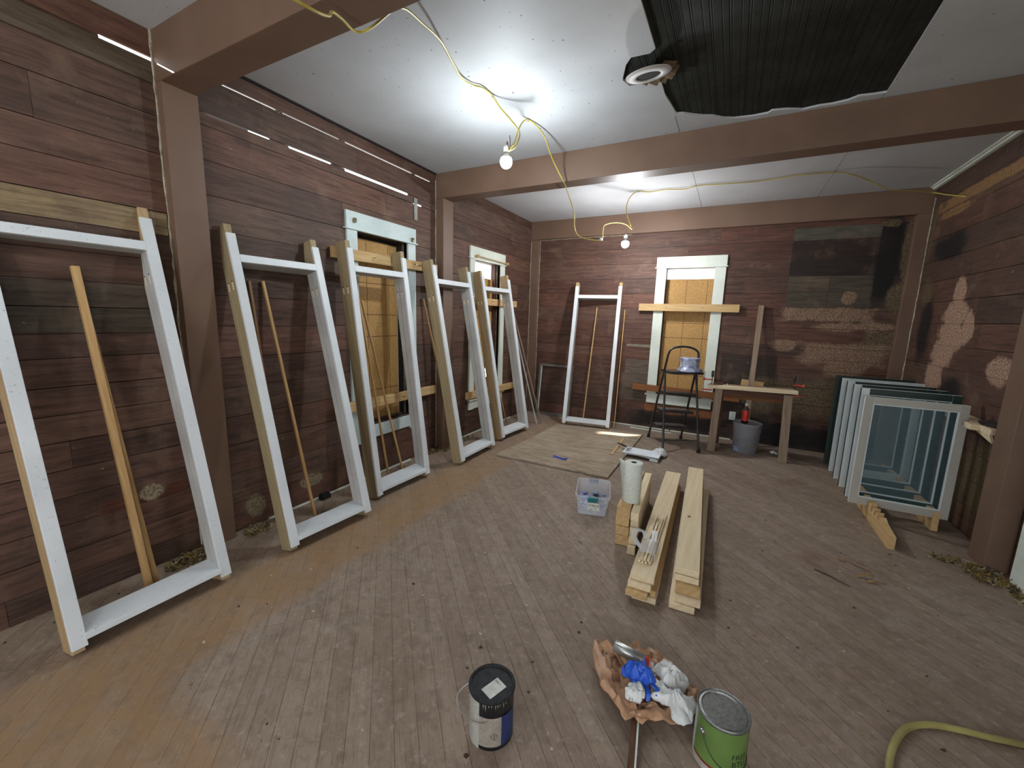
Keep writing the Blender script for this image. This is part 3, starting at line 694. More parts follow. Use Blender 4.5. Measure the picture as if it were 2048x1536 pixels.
cord = MB().tube(spline(cordpts, 6), .0052, 8).build('extension_cord', 'yellow_cord', smooth=True); tag(cord, 'yellow cord looping along the ceiling between the bulbs', 'cord')
plug = MB().box(-.012, .012, -.02, .02, -.012, .012).build('connector', plain('white_connector', (210, 210, 205), .5), cord, bevel=.003); plug.location = (1.453, 4.6, 2.372)
for p in ((1.309, 2.478, 2.905), (1.373, 2.87, 2.905), (1.766, 4.85, 2.905), (3.511, 4.93, 2.903)):
    o = MB().tube([(p[0]-.008, p[1], HC), (p[0]-.008, p[1], p[2]-.01), (p[0], p[1], p[2]-.014), (p[0]+.008, p[1], p[2]-.01), (p[0]+.008, p[1], HC)], .0012, 5).build('staple', 'black_metal', cord)

# round flange at the torn ceiling
fl = empty('ceiling_flange', (2.262, 2.60, 2.862)); fl.rotation_euler = (radians(12), radians(-4), 0); tag(fl, 'round white flange with a dark centre hanging at the torn ceiling', 'flange')
MB().lathe([(.066, .012), (.066, .001), (.072, -.002), (.112, .001), (.123, .006), (.124, .011), (.115, .012)], n=40, cap=(False, False)).build('rim', 'white_lining', fl, smooth=True)
MB().lathe([(.0665, .004), (.0665, .03)], n=32, cap=(True, True)).build('dark_throat', 'dark', fl)
pp = MB()
for k in range(6):
    a = k*.5-.3; c = Vector((2.25+.1*cos(a), 2.60+.09*sin(a), HC-.006)); L = .05+.03*random.random()
    pp.add([c, c+Vector((L, .02, -.02*random.random())), c+Vector((L*.6, L, -.025)), c+Vector((-.02, L*.7, .0))], [(0, 1, 2, 3)])
pa = pp.build('torn_paper', plain('brown_torn_paper', (104, 84, 58), .9, 0, (60, 46, 34), 10, .5), solid=.002); tag(pa, 'torn brown paper around the white flange in the ceiling', 'paper')

# ================================================================ plywood sheet and things on it
ply = MB(); PW = [(.711, 3.686), (1.93, 3.70), (1.935, 5.47), (.80, 5.33)]
edge = []
for i in range(4):
    a, b = Vector(PW[i]), Vector(PW[(i+1) % 4]); k = 14
    for j in range(k):
        p = a.lerp(b, j/k); e = .012 if (i in (0, 3)) else .004
        edge.append((p.x+random.uniform(-e, e)*(i == 3), p.y+random.uniform(-e, e)*(i == 0 and j > 8)))
ply.prism(edge, .004, .02); po = ply.build('plywood_sheet', 'ply'); tag(po, 'weathered plywood sheet lying on the floor by the back window frames', 'plywood sheet')
stick((1.794, 4.357, .0275), (1.765, 5.05, .0275), 'thin flat pale strip lying on the plywood beside the paint tray', .004, 'pine', 'x', 'wood_strip', .03); bpy.context.view_layer.update()
for o in bpy.data.objects:
    if o.name == 'wood_strip': del o['group']; o['category'] = 'wood strip'
tp = MB(); P = [(1.267, 3.95), (1.30, 3.955), (1.34, 3.94), (1.39, 3.93), (1.43, 3.935)]
for i, (x, y) in enumerate(P): tp.v += [(x, y-.018, .021+.012*(i in (0, 4))), (x, y+.018, .021+.012*(i in (0, 4))+.004)]
for i in range(4): tp.f.append([2*i, 2*i+2, 2*i+3, 2*i+1]); tp.mi.append(0); tp.col.append(None)
tag(tp.build('tape_piece', plain('blue_tape', (34, 66, 170), .5), solid=.003), 'short curled piece of blue tape on the plywood', 'tape')

# paint tray
tr = empty('paint_tray', (2.09, 4.535, 0)); tr.rotation_euler = (0, 0, radians(-1)); tag(tr, 'shallow white paint tray at the right edge of the plywood sheet', 'paint tray')
tm = painted('tray_white', (222, 226, 230), (205, 210, 216), .35)
def tray():
    q = MB(); n = 12; a0, a1, b0, b1 = -.185, .185, -.10, .10
    def ring(ins, z): return [(a0+ins, b0+ins, z), (a1-ins, b0+ins, z), (a1-ins, b1-ins, z), (a0+ins, b1-ins, z)]
    R = [ring(-.008, .052), ring(-.008, .058), ring(.006, .060), ring(.022, .030)]
    R.append([(a0+.03, b0+.03, .040), (a1-.03, b0+.03, .012), (a1-.03, b1-.03, .012), (a0+.03, b1-.03, .040)])
    vs = sum(R, []); fs = []
    for k in range(4):
        for i in range(4): j = (i+1) % 4; fs.append((k*4+i, k*4+j, (k+1)*4+j, (k+1)*4+i))
    fs.append((16, 17, 18, 19)); q.add(vs, fs)
    q.box(a0+.01, a0+.035, b0+.01, b0+.04, 0.022, .052).box(a0+.01, a0+.035, b1-.04, b1-.01, 0.022, .052).box(a1-.09, a1-.005, b0+.008, b1-.008, 0.001, .03)
    return q
tray().build('basin', tm, tr, solid=.0025, bevel=.002)
bs = empty('paint_brush', (0, 0, 0)); tag(bs, 'paint brush with a dark handle resting on the paint tray end', 'paint brush')
MB().tube(spline([(1.775, 4.72, .055), (1.84, 4.66, .064), (1.90, 4.60, .066)], 5), [.009]*5+[.013]*3+[.010]*3, 8).build('handle', 'black_metal', bs, smooth=True)
MB().box(-.02, .02, -.03, .03, -.006, .006).build('bristles', plain('bristles', (180, 190, 196), .7), bs, mat=Matrix.Translation((1.925, 4.578, .064)) @ Matrix.Rotation(radians(-43), 4, 'Z'))

def crumple(name, outline, hfun, m, n_r=14, seed=0, z0=.004, amp=.02, freq=14, solid=.0012, parent=None, center=None):
    """crumpled sheet: polar grid inside an outline with a ridged height field"""
    N = 64; cx = center[0] if center else sum(p[0] for p in outline)/len(outline); cy = center[1] if center else sum(p[1] for p in outline)/len(outline)
    pts = spline(list([(p[0], p[1], 0) for p in outline])+[(outline[0][0], outline[0][1], 0)], 6)[:-1]
    rim = [pts[int(i*len(pts)/N)] for i in range(N)]
    q = MB(); vs = [(cx, cy, 0)]
    for k in range(1, n_r+1):
        for i in range(N): t = k/n_r; vs.append((cx+(rim[i].x-cx)*t, cy+(rim[i].y-cy)*t, t))
    out = []
    for (x, y, t) in vs:
        p = Vector((x*freq, y*freq, seed*3.1)); rdg = 1-abs(noise.noise(p))*2.2; r2 = 1-abs(noise.noise(p*2.3+Vector((5, 1, 2))))*2
        h = z0+hfun(x, y, t)+amp*max(0, rdg)*.8+amp*.5*max(0, r2)
        dx = noise.noise(p*1.7+Vector((9, 0, 0)))*amp*.5; dy = noise.noise(p*1.7+Vector((0, 9, 0)))*amp*.5
        out.append((x+dx, y+dy, max(z0, h)))
    fs = [(0, 1+i, 1+(i+1) % N) for i in range(N)]
    for k in range(n_r-1):
        for i in range(N): j = (i+1) % N; fs.append((1+k*N+i, 1+(k+1)*N+i, 1+(k+1)*N+j, 1+k*N+j))
    q.add(out, fs)
    o = q.build(name, m, parent, solid=solid, smooth=True)
    return o
rag_m = plain('paper_towel_white', (214, 216, 214), .85, 0, (190, 192, 190), 30, .1)
o = crumple('paper_rag', [(2.16, 4.68), (2.22, 4.60), (2.31, 4.60), (2.33, 4.68), (2.30, 4.78), (2.22, 4.78)], lambda x, y, t: .055*(1-t*t)+.0, rag_m, 8, 3, .008, .03, 22)
tag(o, 'white crumpled rag on the floor behind the paint tray', 'rag')

# ================================================================ plastic storage bin
bn = empty('storage_bin', (1.975, 3.06, 0)); bn.rotation_euler = (0, 0, radians(15)); tag(bn, 'clear plastic bin without lid, taped paper label on its front', 'bin')
def tub(a, b, a2, b2, h):
    q = MB(); R = []
    def rr(x, y, r, z, n=5):
        out = []
        for cx, cy, s in ((x-r, y-r, 0), (-x+r, y-r, 1), (-x+r, -y+r, 2), (x-r, -y+r, 3)):
            for k in range(n): an = s*pi/2+k*pi/2/(n-1); out.append((cx+r*cos(an), cy+r*sin(an), z))
        return out
    rings = [rr(a, b, .02, .003), rr(a2, b2, .025, h-.02), rr(a2+.008, b2+.008, .028, h-.018), rr(a2+.009, b2+.009, .028, h), rr(a2-.001, b2-.001, .024, h), rr(a2-.003, b2-.003, .024, h-.02), rr(a-.004, b-.004, .018, .007)]
    n = len(rings[0]); vs = sum(rings, []); fs = [tuple(range(n))[::-1]]
    for k in range(len(rings)-1):
        for i in range(n): j = (i+1) % n; fs.append((k*n+i, k*n+j, (k+1)*n+j, (k+1)*n+i))
    fs.append(tuple((len(rings)-1)*n+i for i in range(n))); q.add(vs, fs); return q
tub(.108, .155, .125, .175, .165).build('tub', 'bin', bn, smooth=True)
MB().box(-.035, .04, -.196, -.180, .122, .160).box(-.035, .04, -.196, -.172, .155, .163).build('clip', plain('teal_clip', (24, 116, 120), .4), bn, bevel=.004)
MB().box(-.04, .04, .180, .194, .125, .163).build('clip', plain('grey_clip', (120, 122, 118), .5), bn, bevel=.004)
mt = frame_mat((.01, -.1745, .083), (1, 0, 0), (0, -.12, 1))
MB().box(-.045, .045, -.032, .032, 0, .0008).build('paper_label', plain('label_paper', (222, 222, 214), .8), bn, mat=frame_mat((.01, -.1765, .083), (1, 0, 0), (0, -.115, 1)))
text_mesh('2 Nicks', .026, 'handwriting', 'dark', bn, frame_mat((.01, -.1790, .092), (1, 0, 0), (0, -.115, 1)), shear=.4)
text_mesh('pcs    1/4', .013, 'handwriting', 'dark', bn, frame_mat((.008, -.1768, .066), (1, 0, 0), (0, -.115, 1)), shear=.4)
# contents: small black rollers and blue pieces, countable ones on top
for k in range(9):
    a = random.uniform(-.8, .8); x, y = (random.uniform(.0, .085), random.uniform(-.12, -.05))
    o = MB().lathe([(.006, -.012), (.013, -.012), (.013, .012), (.006, .012)], n=14).build('plastic_roller', M['black_metal'] if k != 2 else plain('pale_blue_plastic', (130, 140, 190), .4))
    o.matrix_world = bn.matrix_basis if False else Matrix.Translation((1.975, 3.06, 0)) @ Matrix.Rotation(radians(15), 4, 'Z') @ Matrix.Translation((x, y, .1+.012*(k % 3))) @ Matrix.Rotation(a*1.6, 4, 'X')
    tag(o, 'small black plastic roller inside the clear storage bin' if k != 2 else 'small pale blue plastic roller inside the clear storage bin', 'roller', 'plastic rollers in the storage bin')
mb = MB()
for k in range(46):
    x, y, z = random.uniform(-.09, .09), random.uniform(-.13, .13), random.uniform(.02, .085); r = random.uniform(.012, .022)
    mb.lathe([(r*.2, z-r*.8), (r, z-r*.4), (r, z+r*.4), (r*.2, z+r*.8)], x, y, 7)
o = mb.build('bin_contents', plain('blue_fittings', (96, 116, 168), .5, 0, (150, 160, 190))); o.matrix_world = Matrix.Translation((1.975, 3.06, 0)) @ Matrix.Rotation(radians(15), 4, 'Z')
tag(o, 'jumble of blue plastic fittings at the bottom of the clear bin', 'fittings', kind='stuff')

# ================================================================ lumber stacks
def lumber(x, y, z, L, wd, th, ang, label, grp, m='pine_pale', roll=0):
    """near-left bottom corner (x,y,z); length L away from the camera along ang from +Y"""
    q = MB().box(0, L, -wd, 0, 0, th)
    o = q.build('lumber_board', m, bevel=.002)
    o.matrix_world = Matrix.Translation((x, y, z)) @ Matrix.Rotation(pi/2+ang, 4, 'Z')
    return tag(o, label, 'board', grp)
GA, GB, GC = 'pine offcuts stacked under the paper towel roll', 'long pine boards in the middle stack', 'long pine boards in the right stack'
a = radians(3.6)
lumber(2.272, 2.60, .003, .74, .088, .07, a, 'lowest thick block of the short stack under the paper towel', GA, 'pine')
lumber(2.270, 2.60, .075, .74, .088, .062, a, 'second thick block up in the short stack under the paper towel', GA, 'pine')
lumber(2.266, 2.605, .139, .75, .088, .062, a, 'third thick block up in the short stack under the paper towel', GA, 'pine')
lumber(2.270, 2.60, .203, .76, .088, .07, a, 'topmost thick block that the paper towel roll stands on', GA, 'pine')
ty = [(2.52, .0, 'lowest narrow rail at the right of the short stack'), (2.55, .056, 'second narrow rail at the right of the short stack'), (2.56, .112, 'third narrow rail at the right of the short stack'),
      (2.57, .168, 'fourth narrow rail at the right of the short stack'), (2.555, .22, 'topmost narrow rail at the right of the short stack')]
for k, (y, z, lb) in enumerate(ty): lumber(2.370, y, z+.002, .86-.02*k, .05, .052, a, lb, GA, 'pine_pale')
lumber(2.490, 2.10, .002, 1.66, .125, .034, radians(1.6), 'lowest board of the middle stack', GB)
lumber(2.58, 2.115, .038, 1.62, .03, .034, radians(1.4), 'narrow strip between the boards of the middle stack', GB, 'pine')
lumber(2.462, 2.06, .038, 1.60, .112, .034, radians(1.4), 'board second from the floor in the middle stack', GB, 'pine')
lumber(2.466, 2.085, .074, 1.64, .120, .034, radians(1.4), 'board third from the floor in the middle stack', GB)
lumber(2.472, 2.108, .110, 1.72, .125, .036, radians(1.45), 'top board of the middle stack with the stick bundle on it', GB)
c = radians(2.6)
lumber(2.678, 2.125, .002, 1.66, .125, .034, c, 'lowest, left-shifted board of the right stack', GC)
lumber(2.702, 2.14, .038, 1.60, .125, .034, radians(1.2), 'board second from the floor in the right stack', GC)
lumber(2.698, 2.165, .074, 1.70, .122, .05, c, 'thick dark-ended board in the middle of the right stack', GC, 'pine')
lumber(2.686, 2.195, .126, 1.66, .122, .034, c, 'board just under the top one in the right stack', GC)
lumber(2.684, 2.205, .162, 1.70, .122, .036, c, 'pale top board of the right stack with a dark knot', GC)
kn = MB().lathe([(.0005, .0006), (.005, .0006), (.010, .0003)], n=9, cap=(False, False)); o = kn.build('board_knot', 'old_brown'); o.location = (2.70, 2.86, .1986); o.scale = (1, 1.5, 1)
for q in bpy.data.objects:
    if q.get('label', '').startswith('pale top board'): o.parent = q; bpy.context.view_layer.update(); o.matrix_parent_inverse = q.matrix_world.inverted(); o.name = 'knot'

# bundle of thin sticks wrapped in clear film
for k, (dx, dz, L) in enumerate([(-.03, 0, .62), (-.012, 0, .58), (.006, 0, .50), (.026, 0, .66), (-.018, .013, .6), (.016, .013, .56), (.0, .022, .5)]):
    x0, y0 = 2.525+dx, 2.225+random.uniform(-.01, .01)
    o = MB().box(0, L, -.0065, .0065, 0, .0125).build('thin_stick', 'pine_pale', bevel=.001); o.matrix_world = Matrix.Translation((x0, y0, .1475+dz)) @ Matrix.Rotation(pi/2+radians(.5-2*dx*10), 4, 'Z')
    tag(o, 'thin square pine stick in the film-wrapped bundle', 'stick', 'thin sticks in the wrapped bundle')
q = MB(); n = 20; vs = []
for k in range(11):
    y = 2.27+.016*k
    for i in range(n):
        aa = 2*pi*i/n; r = 1+.12*noise.noise(Vector((k*1.3, i*.9, 4)))
        vs.append((2.524+.047*r*cos(aa), y, max(.148, .166+.027*r*sin(aa))))
fs = [(k*n+i, (k+1)*n+i, (k+1)*n+(i+1) % n, k*n+(i+1) % n) for k in range(10) for i in range(n)]; q.add(vs, fs)
fm = empty('stretch_film', (0, 0, 0)); tag(fm, 'clear stretch film wound round the stick bundle with loose ends', 'plastic film')
q.build('wrapping', 'film', fm, smooth=True)
q = MB().tube(spline([(2.49, 2.34, .17), (2.455, 2.36, .19), (2.42, 2.42, .20), (2.43, 2.49, .20), (2.47, 2.50, .19), (2.50, 2.44, .18)], 6), .018, 8, flat=.15)
q.tube(spline([(2.54, 2.44, .18), (2.535, 2.48, .20), (2.53, 2.51, .21)], 5), [.016]*6+[.02]*5, 8, flat=.3); q.build('loose_end', 'film', fm, smooth=True)

# paper towel roll
pr = empty('paper_towel_roll', (2.332, 2.735, .2745)); tag(pr, 'white paper towel roll standing on the short lumber stack', 'paper towel')
ptm = plain('paper_towel', (212, 216, 206), .9, 0, (196, 200, 190), 60, .15)
MB().lathe([(.019, .002), (.058, 0), (.060, .004), (.060, .272), (.058, .275), (.019, .275)], n=40, cap=(False, False)).add([(.019*cos(2*pi*i/40), .019*sin(2*pi*i/40), z) for z in (.27, .0) for i in range(40)], [(i, (i+1) % 40, 40+(i+1) % 40, 40+i) for i in range(40)]).build('roll', ptm, pr, smooth=True)
MB().lathe([(.0185, .004), (.0185, .27)], n=24, cap=(True, False)).build('cardboard_core', plain('cardboard', (96, 78, 60), .9), pr)
q = MB(); vs = []
for k in range(9):
    t_ = k/8; z = .275*t_
    for j in range(7):
        s = j/6; ang = radians(200)-s*radians(50); rr = .0612+.045*s*s*(.25+.75*t_)
        vs.append((rr*cos(ang)-.02*s*s*t_, rr*sin(ang), z))
q.add(vs, [(k*7+j, k*7+j+1, (k+1)*7+j+1, (k+1)*7+j) for k in range(8) for j in range(6)])
q.build('loose_sheet', ptm, pr, smooth=True, solid=.0008)

# ================================================================ paint cans
def can(name, x, y, h, r, label, side_bands, lid, bail_pts, rot=0):
    root = empty(name, (x, y, 0)); root.rotation_euler = (0, 0, rot); tag(root, label, 'paint can')
    return root
sil = plain('can_metal', (170, 172, 172), .28, .9, (130, 132, 132), 30)
def can_body(root, r, h, patches, base, n=64):
    """patches: (a0,a1,z0,z1,mat)  angles in degrees, 0 = +x"""
    mats = [base]; q = MB().lathe([(r-.003, 0), (r, .002), (r, h-.008), (r+.0015, h-.005), (r+.0015, h-.001), (r-.002, h)], n=n, cap=(True, False)); q.build('body', base, root, smooth=True)
    for i, (a0, a1, z0, z1, m) in enumerate(patches):
        k = max(2, int((a1-a0)/5)); rr = r+.0006+.0004*i; vs = []
        for j in range(k+1):
            an = radians(a0+(a1-a0)*j/k); vs += [(rr*cos(an), rr*sin(an), z0), (rr*cos(an), rr*sin(an), z1)]
        MB().add(vs, [(2*j, 2*j+2, 2*j+3, 2*j+1) for j in range(k)]).build('label_panel', m, root, smooth=True)
bc = empty('paint_can', (2.192, 1.108, 0)); tag(bc, 'black lidded paint can with grey label standing alone at the front', 'paint can')
blk = plain('can_black', (20, 22, 28), .35); gl = plain('can_label_grey', (150, 142, 130), .5, 0, (128, 120, 108), 90); blu = plain('can_blue', (34, 54, 104), .45)
D0 = -60     # direction of the camera from the can in degrees
can_body(bc, .080, .197, [(D0-130, D0-32, .0, .185, plain('can_label_pale', (168, 166, 158), .5, 0, (140, 138, 130), 120)), (D0-32, D0+26, .018, .135, gl), (D0+26, D0+70, .018, .135, blu)], blk)
q = MB()
for k in range(9):
    an = radians(D0-20+k*7+random.uniform(-2, 2)); L = random.uniform(.008, .03); wv = .03
    q.add([(.0815*cos(an-wv), .0815*sin(an-wv), .190), (.0815*cos(an+wv), .0815*sin(an+wv), .190), (.0815*cos(an), .0815*sin(an), .190-L)], [(0, 1, 2)])
q.build('paint_drips', plain('dried_pale_paint', (150, 148, 130), .5), bc)
MB().lathe([(.081, .186), (.084, .190), (.084, .196), (.080, .199), (.074, .199), (.072, .193), (.0, .193)], n=64, cap=(False, False)).build('lid', plain('black_lid', (24, 25, 27), .6, 0, (46, 47, 49), 40, spec=.25), bc, smooth=True)
lab = MB().box(-.025, .025, -.0375, .0375, 0, .0006).build('lid_label', plain('white_label', (206, 208, 200), .6), bc, mat=Matrix.Translation((.0155, -.013, .1935)) @ Matrix.Rotation(radians(-20), 4, 'Z'), bevel=.0)
for (tx, sz, dx, dy) in (('FREY', .013, -.006, .024), ('— — — —', .005, .002, .012), ('— — —', .006, 0, .002), ('— — — — —', .006, .0, -.008), ('— — — —', .005, .0, -.022)):
    text_mesh(tx, sz, 'lid_print', 'dark', bc, Matrix.Translation((.0155, -.013, .1943)) @ Matrix.Rotation(radians(-20), 4, 'Z') @ Matrix.Translation((dx, dy, 0)))
# warning diamond on the side
def on_side(root, r, ang, z, txt, size, m='dark', name='print', squash=1.0):
    return text_mesh(txt, size, name, m, root, Matrix.Translation((0, 0, z)) @ Matrix.Rotation(radians(ang+90), 4, 'Z'), bend=r, squash=squash)
def diamond(root, r, ang, z, s):
    q = MB(); th = .0016
    cs = [(s, 0), (0, s), (-s, 0), (0, -s)]; ci = [(s-th*1.5, 0), (0, s-th*1.5), (-s+th*1.5, 0), (0, -s+th*1.5)]
    f = lambda u, v: (r*cos(radians(ang)+u/r), r*sin(radians(ang)+u/r), z+v)
    q.add([f(*c_) for c_ in cs]+[f(*c_) for c_ in ci], [(i, (i+1) % 4, 4+(i+1) % 4, 4+i) for i in range(4)]); q.build('warning_diamond', plain('label_dark_red', (90, 36, 30), .6), root)
diamond(bc, .0822, D0+8, .062, .015); on_side(bc, .0822, D0+8, .062, '!', .022)
for j, zz in enumerate((.118, .108, .098, .088, .04, .032)): on_side(bc, .0821, D0-17, zz, 'xxxxxx xxx' if False else '— — —', .008)
on_side(bc, .0822, D0-24, .128, '!', .012)
bail = [(-.080, .015, .15), (-.108, .0, .135), (-.125, -.035, .115), (-.105, -.062, .10), (-.06, -.079, .098), (-.01, -.086, .108), (.02, -.084, .12), (.028, -.080, .128)]
MB().tube(spline(bail, 6), .0016, 6).build('bail_handle', plain('bail_wire', (190, 190, 186), .3, .7), bc, smooth=True)

gc = empty('paint_can', (2.932, 1.418, 0)); tag(gc, 'green labelled paint can with plain metal lid beside the brown bag', 'paint can')
grn = plain('can_green', (98, 126, 62), .5, 0, (86, 112, 54), 14); E0 = -86
can_body(gc, .0815, .19, [(E0-150, E0-72, .0, .182, plain('can_white_strip', (190, 192, 190), .5)), (E0-72, E0+120, .03, .182, grn), (E0-72, E0+120, .024, .032, plain('can_red', (130, 24, 20), .5)), (E0-72, E0+120, .0, .024, plain('can_white_foot', (190, 186, 178), .5))], sil)
MB().lathe([(.083, .184), (.084, .190), (.081, .193), (.077, .189), (.073, .191), (.069, .191), (.066, .187), (.0, .187)], n=64, cap=(False, False)).build('lid', plain('can_lid_metal', (150, 152, 150), .42, .75, (120, 121, 120), 90), gc, smooth=True)
MB().lathe([(.0, -.002), (.013, -.002), (.013, .001), (.009, .003), (.007, .009), (.0, .0105)], n=20, cap=(False, False)).build('bail_ear', sil, gc, smooth=True, mat=Matrix.Rotation(radians(E0-47+90), 4, 'Z') @ Matrix.Translation((0, -.0825, .135)) @ Matrix.Rotation(radians(90), 4, 'X'))
ang = lambda d, z, rr=.0845: (rr*cos(radians(E0+d)), rr*sin(radians(E0+d)), z)
MB().tube(spline([ang(-47, .13, .0835), ang(-40, .11), ang(-25, .08), ang(-5, .055), ang(20, .04), ang(45, .035), ang(75, .05), ang(110, .09)], 5), .0016, 6).build('bail_handle', plain('bail_dark', (60, 70, 40), .35, .5), gc, smooth=True)
on_side(gc, .0832, E0+40, .095, 'FREE', .028, squash=1.0); on_side(gc, .0832, E0+40, .068, 'BTU', .028)

# ================================================================ brown bag with rubbish
bagm = NT('brown_plastic_bag'); v = bagm.coord(); n1 = bagm.noise(v, 9, 5, .65); colr = bagm.mix(bagm.ramp(n1, .35, .7), lin((184, 144, 112)), lin((150, 110, 80)))
bagm.b.inputs['Transmission Weight'].default_value = .0; bagm.bump(bagm.noise(v, 40, 5, .7), .5, .006); bagm = bagm.out(colr, .38, 0, .5)
OUT = [(2.423, 1.672), (2.415, 1.618), (2.473, 1.489), (2.519, 1.416), (2.567, 1.382), (2.624, 1.335), (2.645, 1.36), (2.667, 1.351), (2.738, 1.400), (2.80, 1.43), (2.845, 1.49), (2.85, 1.548), (2.852, 1.626), (2.812, 1.661), (2.733, 1.729), (2.663, 1.745), (2.612, 1.735), (2.58, 1.786), (2.548, 1.72), (2.49, 1.67), (2.455, 1.66)]
OUT = [(x, y) for x, y in OUT]
def bagh(x, y, t):
    rim = max(0, (t-.45))/.55
    a_ = atan2(y-1.55, x-2.64); left = max(0, cos(a_-radians(205)))
    front = max(0, cos(a_-radians(-60)))
    return .012+rim*(.055*left+.03*front+.02*max(0, sin(5*a_+1)))*(1.25-t)*2.0
bag = crumple('plastic_bag', OUT, bagh, bagm, 22, 2, .003, .026, 17, .0012, center=(2.64, 1.55)); tag(bag, 'crumpled brown plastic shopping bag spread open on the floor', 'bag')
text_mesh('SAVE', .03, 'bag_print', plain('bag_ink', (60, 40, 30), .6).name if False else 'dark', bag, Matrix.Translation((2.495, 1.585, .058)) @ Matrix.Rotation(radians(-12), 4, 'Z') @ Matrix.Rotation(radians(25), 4, 'X'))
# tube
tb = empty('sealant_tube', (0, 0, 0)); tag(tb, 'silver and white sealant tube with red tip lying on the brown bag', 'tube')
mt = frame_mat((2.512, 1.625, .088), (.125, -.012, -.006), (0, 1, 0))
MB().lathe([(.002, 0), (.0235, 0), (.025, .002), (.025, .130), (.022, .134), (.002, .135)], n=28).build('barrel', plain('silver_foil', (176, 178, 176), .3, .75, (150, 150, 146), 20), tb, mat=mt @ Matrix.Rotation(pi/2, 4, 'Y'), smooth=True)
MB().lathe([(.022, .134), (.021, .142), (.010, .148), (.007, .158)], n=20).build('red_nozzle', plain('red_plastic', (210, 40, 26), .35), tb, mat=mt @ Matrix.Rotation(pi/2, 4, 'Y'), smooth=True)
MB().lathe([(.010, .152), (.013, .156), (.012, .166), (.004, .17)], n=10).build('clear_cap', 'film', tb, mat=mt @ Matrix.Rotation(pi/2, 4, 'Y'))
# blue glove
gv = empty('rubber_glove', (0, 0, 0)); tag(gv, 'bright blue rubber glove crumpled on the brown bag', 'glove'); gm = plain('blue_nitrile', (40, 92, 200), .45, 0, (30, 76, 180), 20, .2)
crumple('palm', [(2.585, 1.535), (2.58, 1.505), (2.62, 1.478), (2.66, 1.475), (2.69, 1.49), (2.70, 1.525), (2.67, 1.545), (2.63, 1.54)], lambda x, y, t: .045*(1-t**3)+.05, gm, 9, 5, .035, .02, 34, .001, gv)
for P_, rr in (([(2.655, 1.53, .085), (2.648, 1.57, .093), (2.642, 1.605, .10)], .0095), ([(2.61, 1.52, .09), (2.59, 1.532, .10), (2.575, 1.52, .09), (2.585, 1.50, .085), (2.605, 1.50, .09)], .010), ([(2.67, 1.49, .085), (2.683, 1.465, .08), (2.685, 1.45, .06)], .010), ([(2.69, 1.51, .085), (2.71, 1.50, .08), (2.715, 1.48, .07)], .0095), ([(2.64, 1.49, .095), (2.628, 1.47, .10), (2.62, 1.455, .09)], .0095)):
    pts = spline(P_, 4); MB().tube(pts, [rr*(1-.35*(i/len(pts))**3) for i in range(len(pts))], 8, flat=.55).build('finger', gm, gv, smooth=True)
# white rags
def rag(out, h, lb, seed, cz=.06, amp=.022, fr=20):
    o = crumple('paper_rag', out, h, rag_m, 12, seed, cz*.4, amp, fr, .001); tag(o, lb, 'rag', 'white paper rags on the brown bag'); return o
rag([(2.60, 1.43), (2.61, 1.405), (2.64, 1.398), (2.672, 1.415), (2.67, 1.455), (2.645, 1.475), (2.62, 1.46)], lambda x, y, t: .075*(1-t*.35)+.02*(y-1.4)/.07, 'small white paper rag folded over the dark strip end, before the glove', 11, .07, .012, 26)
rag([(2.68, 1.60), (2.70, 1.655), (2.73, 1.66), (2.78, 1.635), (2.815, 1.60), (2.805, 1.555), (2.765, 1.535), (2.72, 1.56)], lambda x, y, t: .05*(1-t*t)+.02, 'white paper rag rolled up at the back of the brown bag', 12, .05, .03)
rag([(2.70, 1.57), (2.69, 1.50), (2.705, 1.47), (2.75, 1.482), (2.79, 1.425), (2.84, 1.455), (2.85, 1.55), (2.82, 1.548), (2.78, 1.50), (2.75, 1.55)], lambda x, y, t: .045*(1-t*t)+.018, 'long white paper rag trailing from the glove to the green can', 13, .05, .024, 18)
# long painted strip under it all
ls = empty('trim_strip', (0, 0, 0)); tag(ls, 'long brown strip with chipped white edge running from the bag to the front', 'strip')
board('brown_face', (2.641, 1.46, .036), (2.70, 1.02, .02), .022, .016, (1, .13, 0), 'old_brown', ls)
board('white_edge', (2.655, 1.462, .040), (2.714, 1.02, .024), .007, .018, (1, .13, 0), 'casing', ls)

# hose at the lower right
o = MB().tube(spline([(3.36, 1.20, .012), (3.41, 1.45, .012), (3.453, 1.658, .012), (3.50, 1.78, .012), (3.56, 1.875, .012), (3.64, 1.935, .012), (3.73, 1.965, .012), (3.83, 1.985, .012), (3.93, 2.01, .012), (4.15, 2.06, .012), (4.3, 2.2, .012)], 8), .0115, 10).build('air_hose', 'hose', smooth=True); tag(o, 'tan yellow hose curving on the floor at the lower right', 'hose')

# ================================================================ step ladder
sl = empty('step_ladder', (2.32, 5.2, 0)); tag(sl, 'black folding step ladder in front of the back wall window', 'step ladder')
def lp(p): return Vector(p)-Vector((2.32, 5.2, 0))
R1, R2, F1, F2 = Vector((2.01, 5.405, .02)), Vector((2.386, 5.552, .02)), Vector((2.266, 4.833, .02)), Vector((2.628, 5.052, .02))
J1, J2 = Vector((2.170, 5.10, .925)), Vector((2.497, 5.30, .90))
A1, A2 = Vector((2.205, 5.04, 1.12)), Vector((2.515, 5.235, 1.10))
mid = (A1+A2)/2; uu = (A2-A1); arch = []
for k in range(9):
    th = pi*k/8; arch.append(mid-uu/2*cos(th)+Vector((.012, -.02, .105))*sin(th)**.8)
q = MB().tube([lp(R1), lp(J1)]+[lp(p) for p in spline(arch, 3)]+[lp(J2), lp(R2)], .0125, 10); q.build('rail_with_handle', 'black_metal', sl, smooth=True)
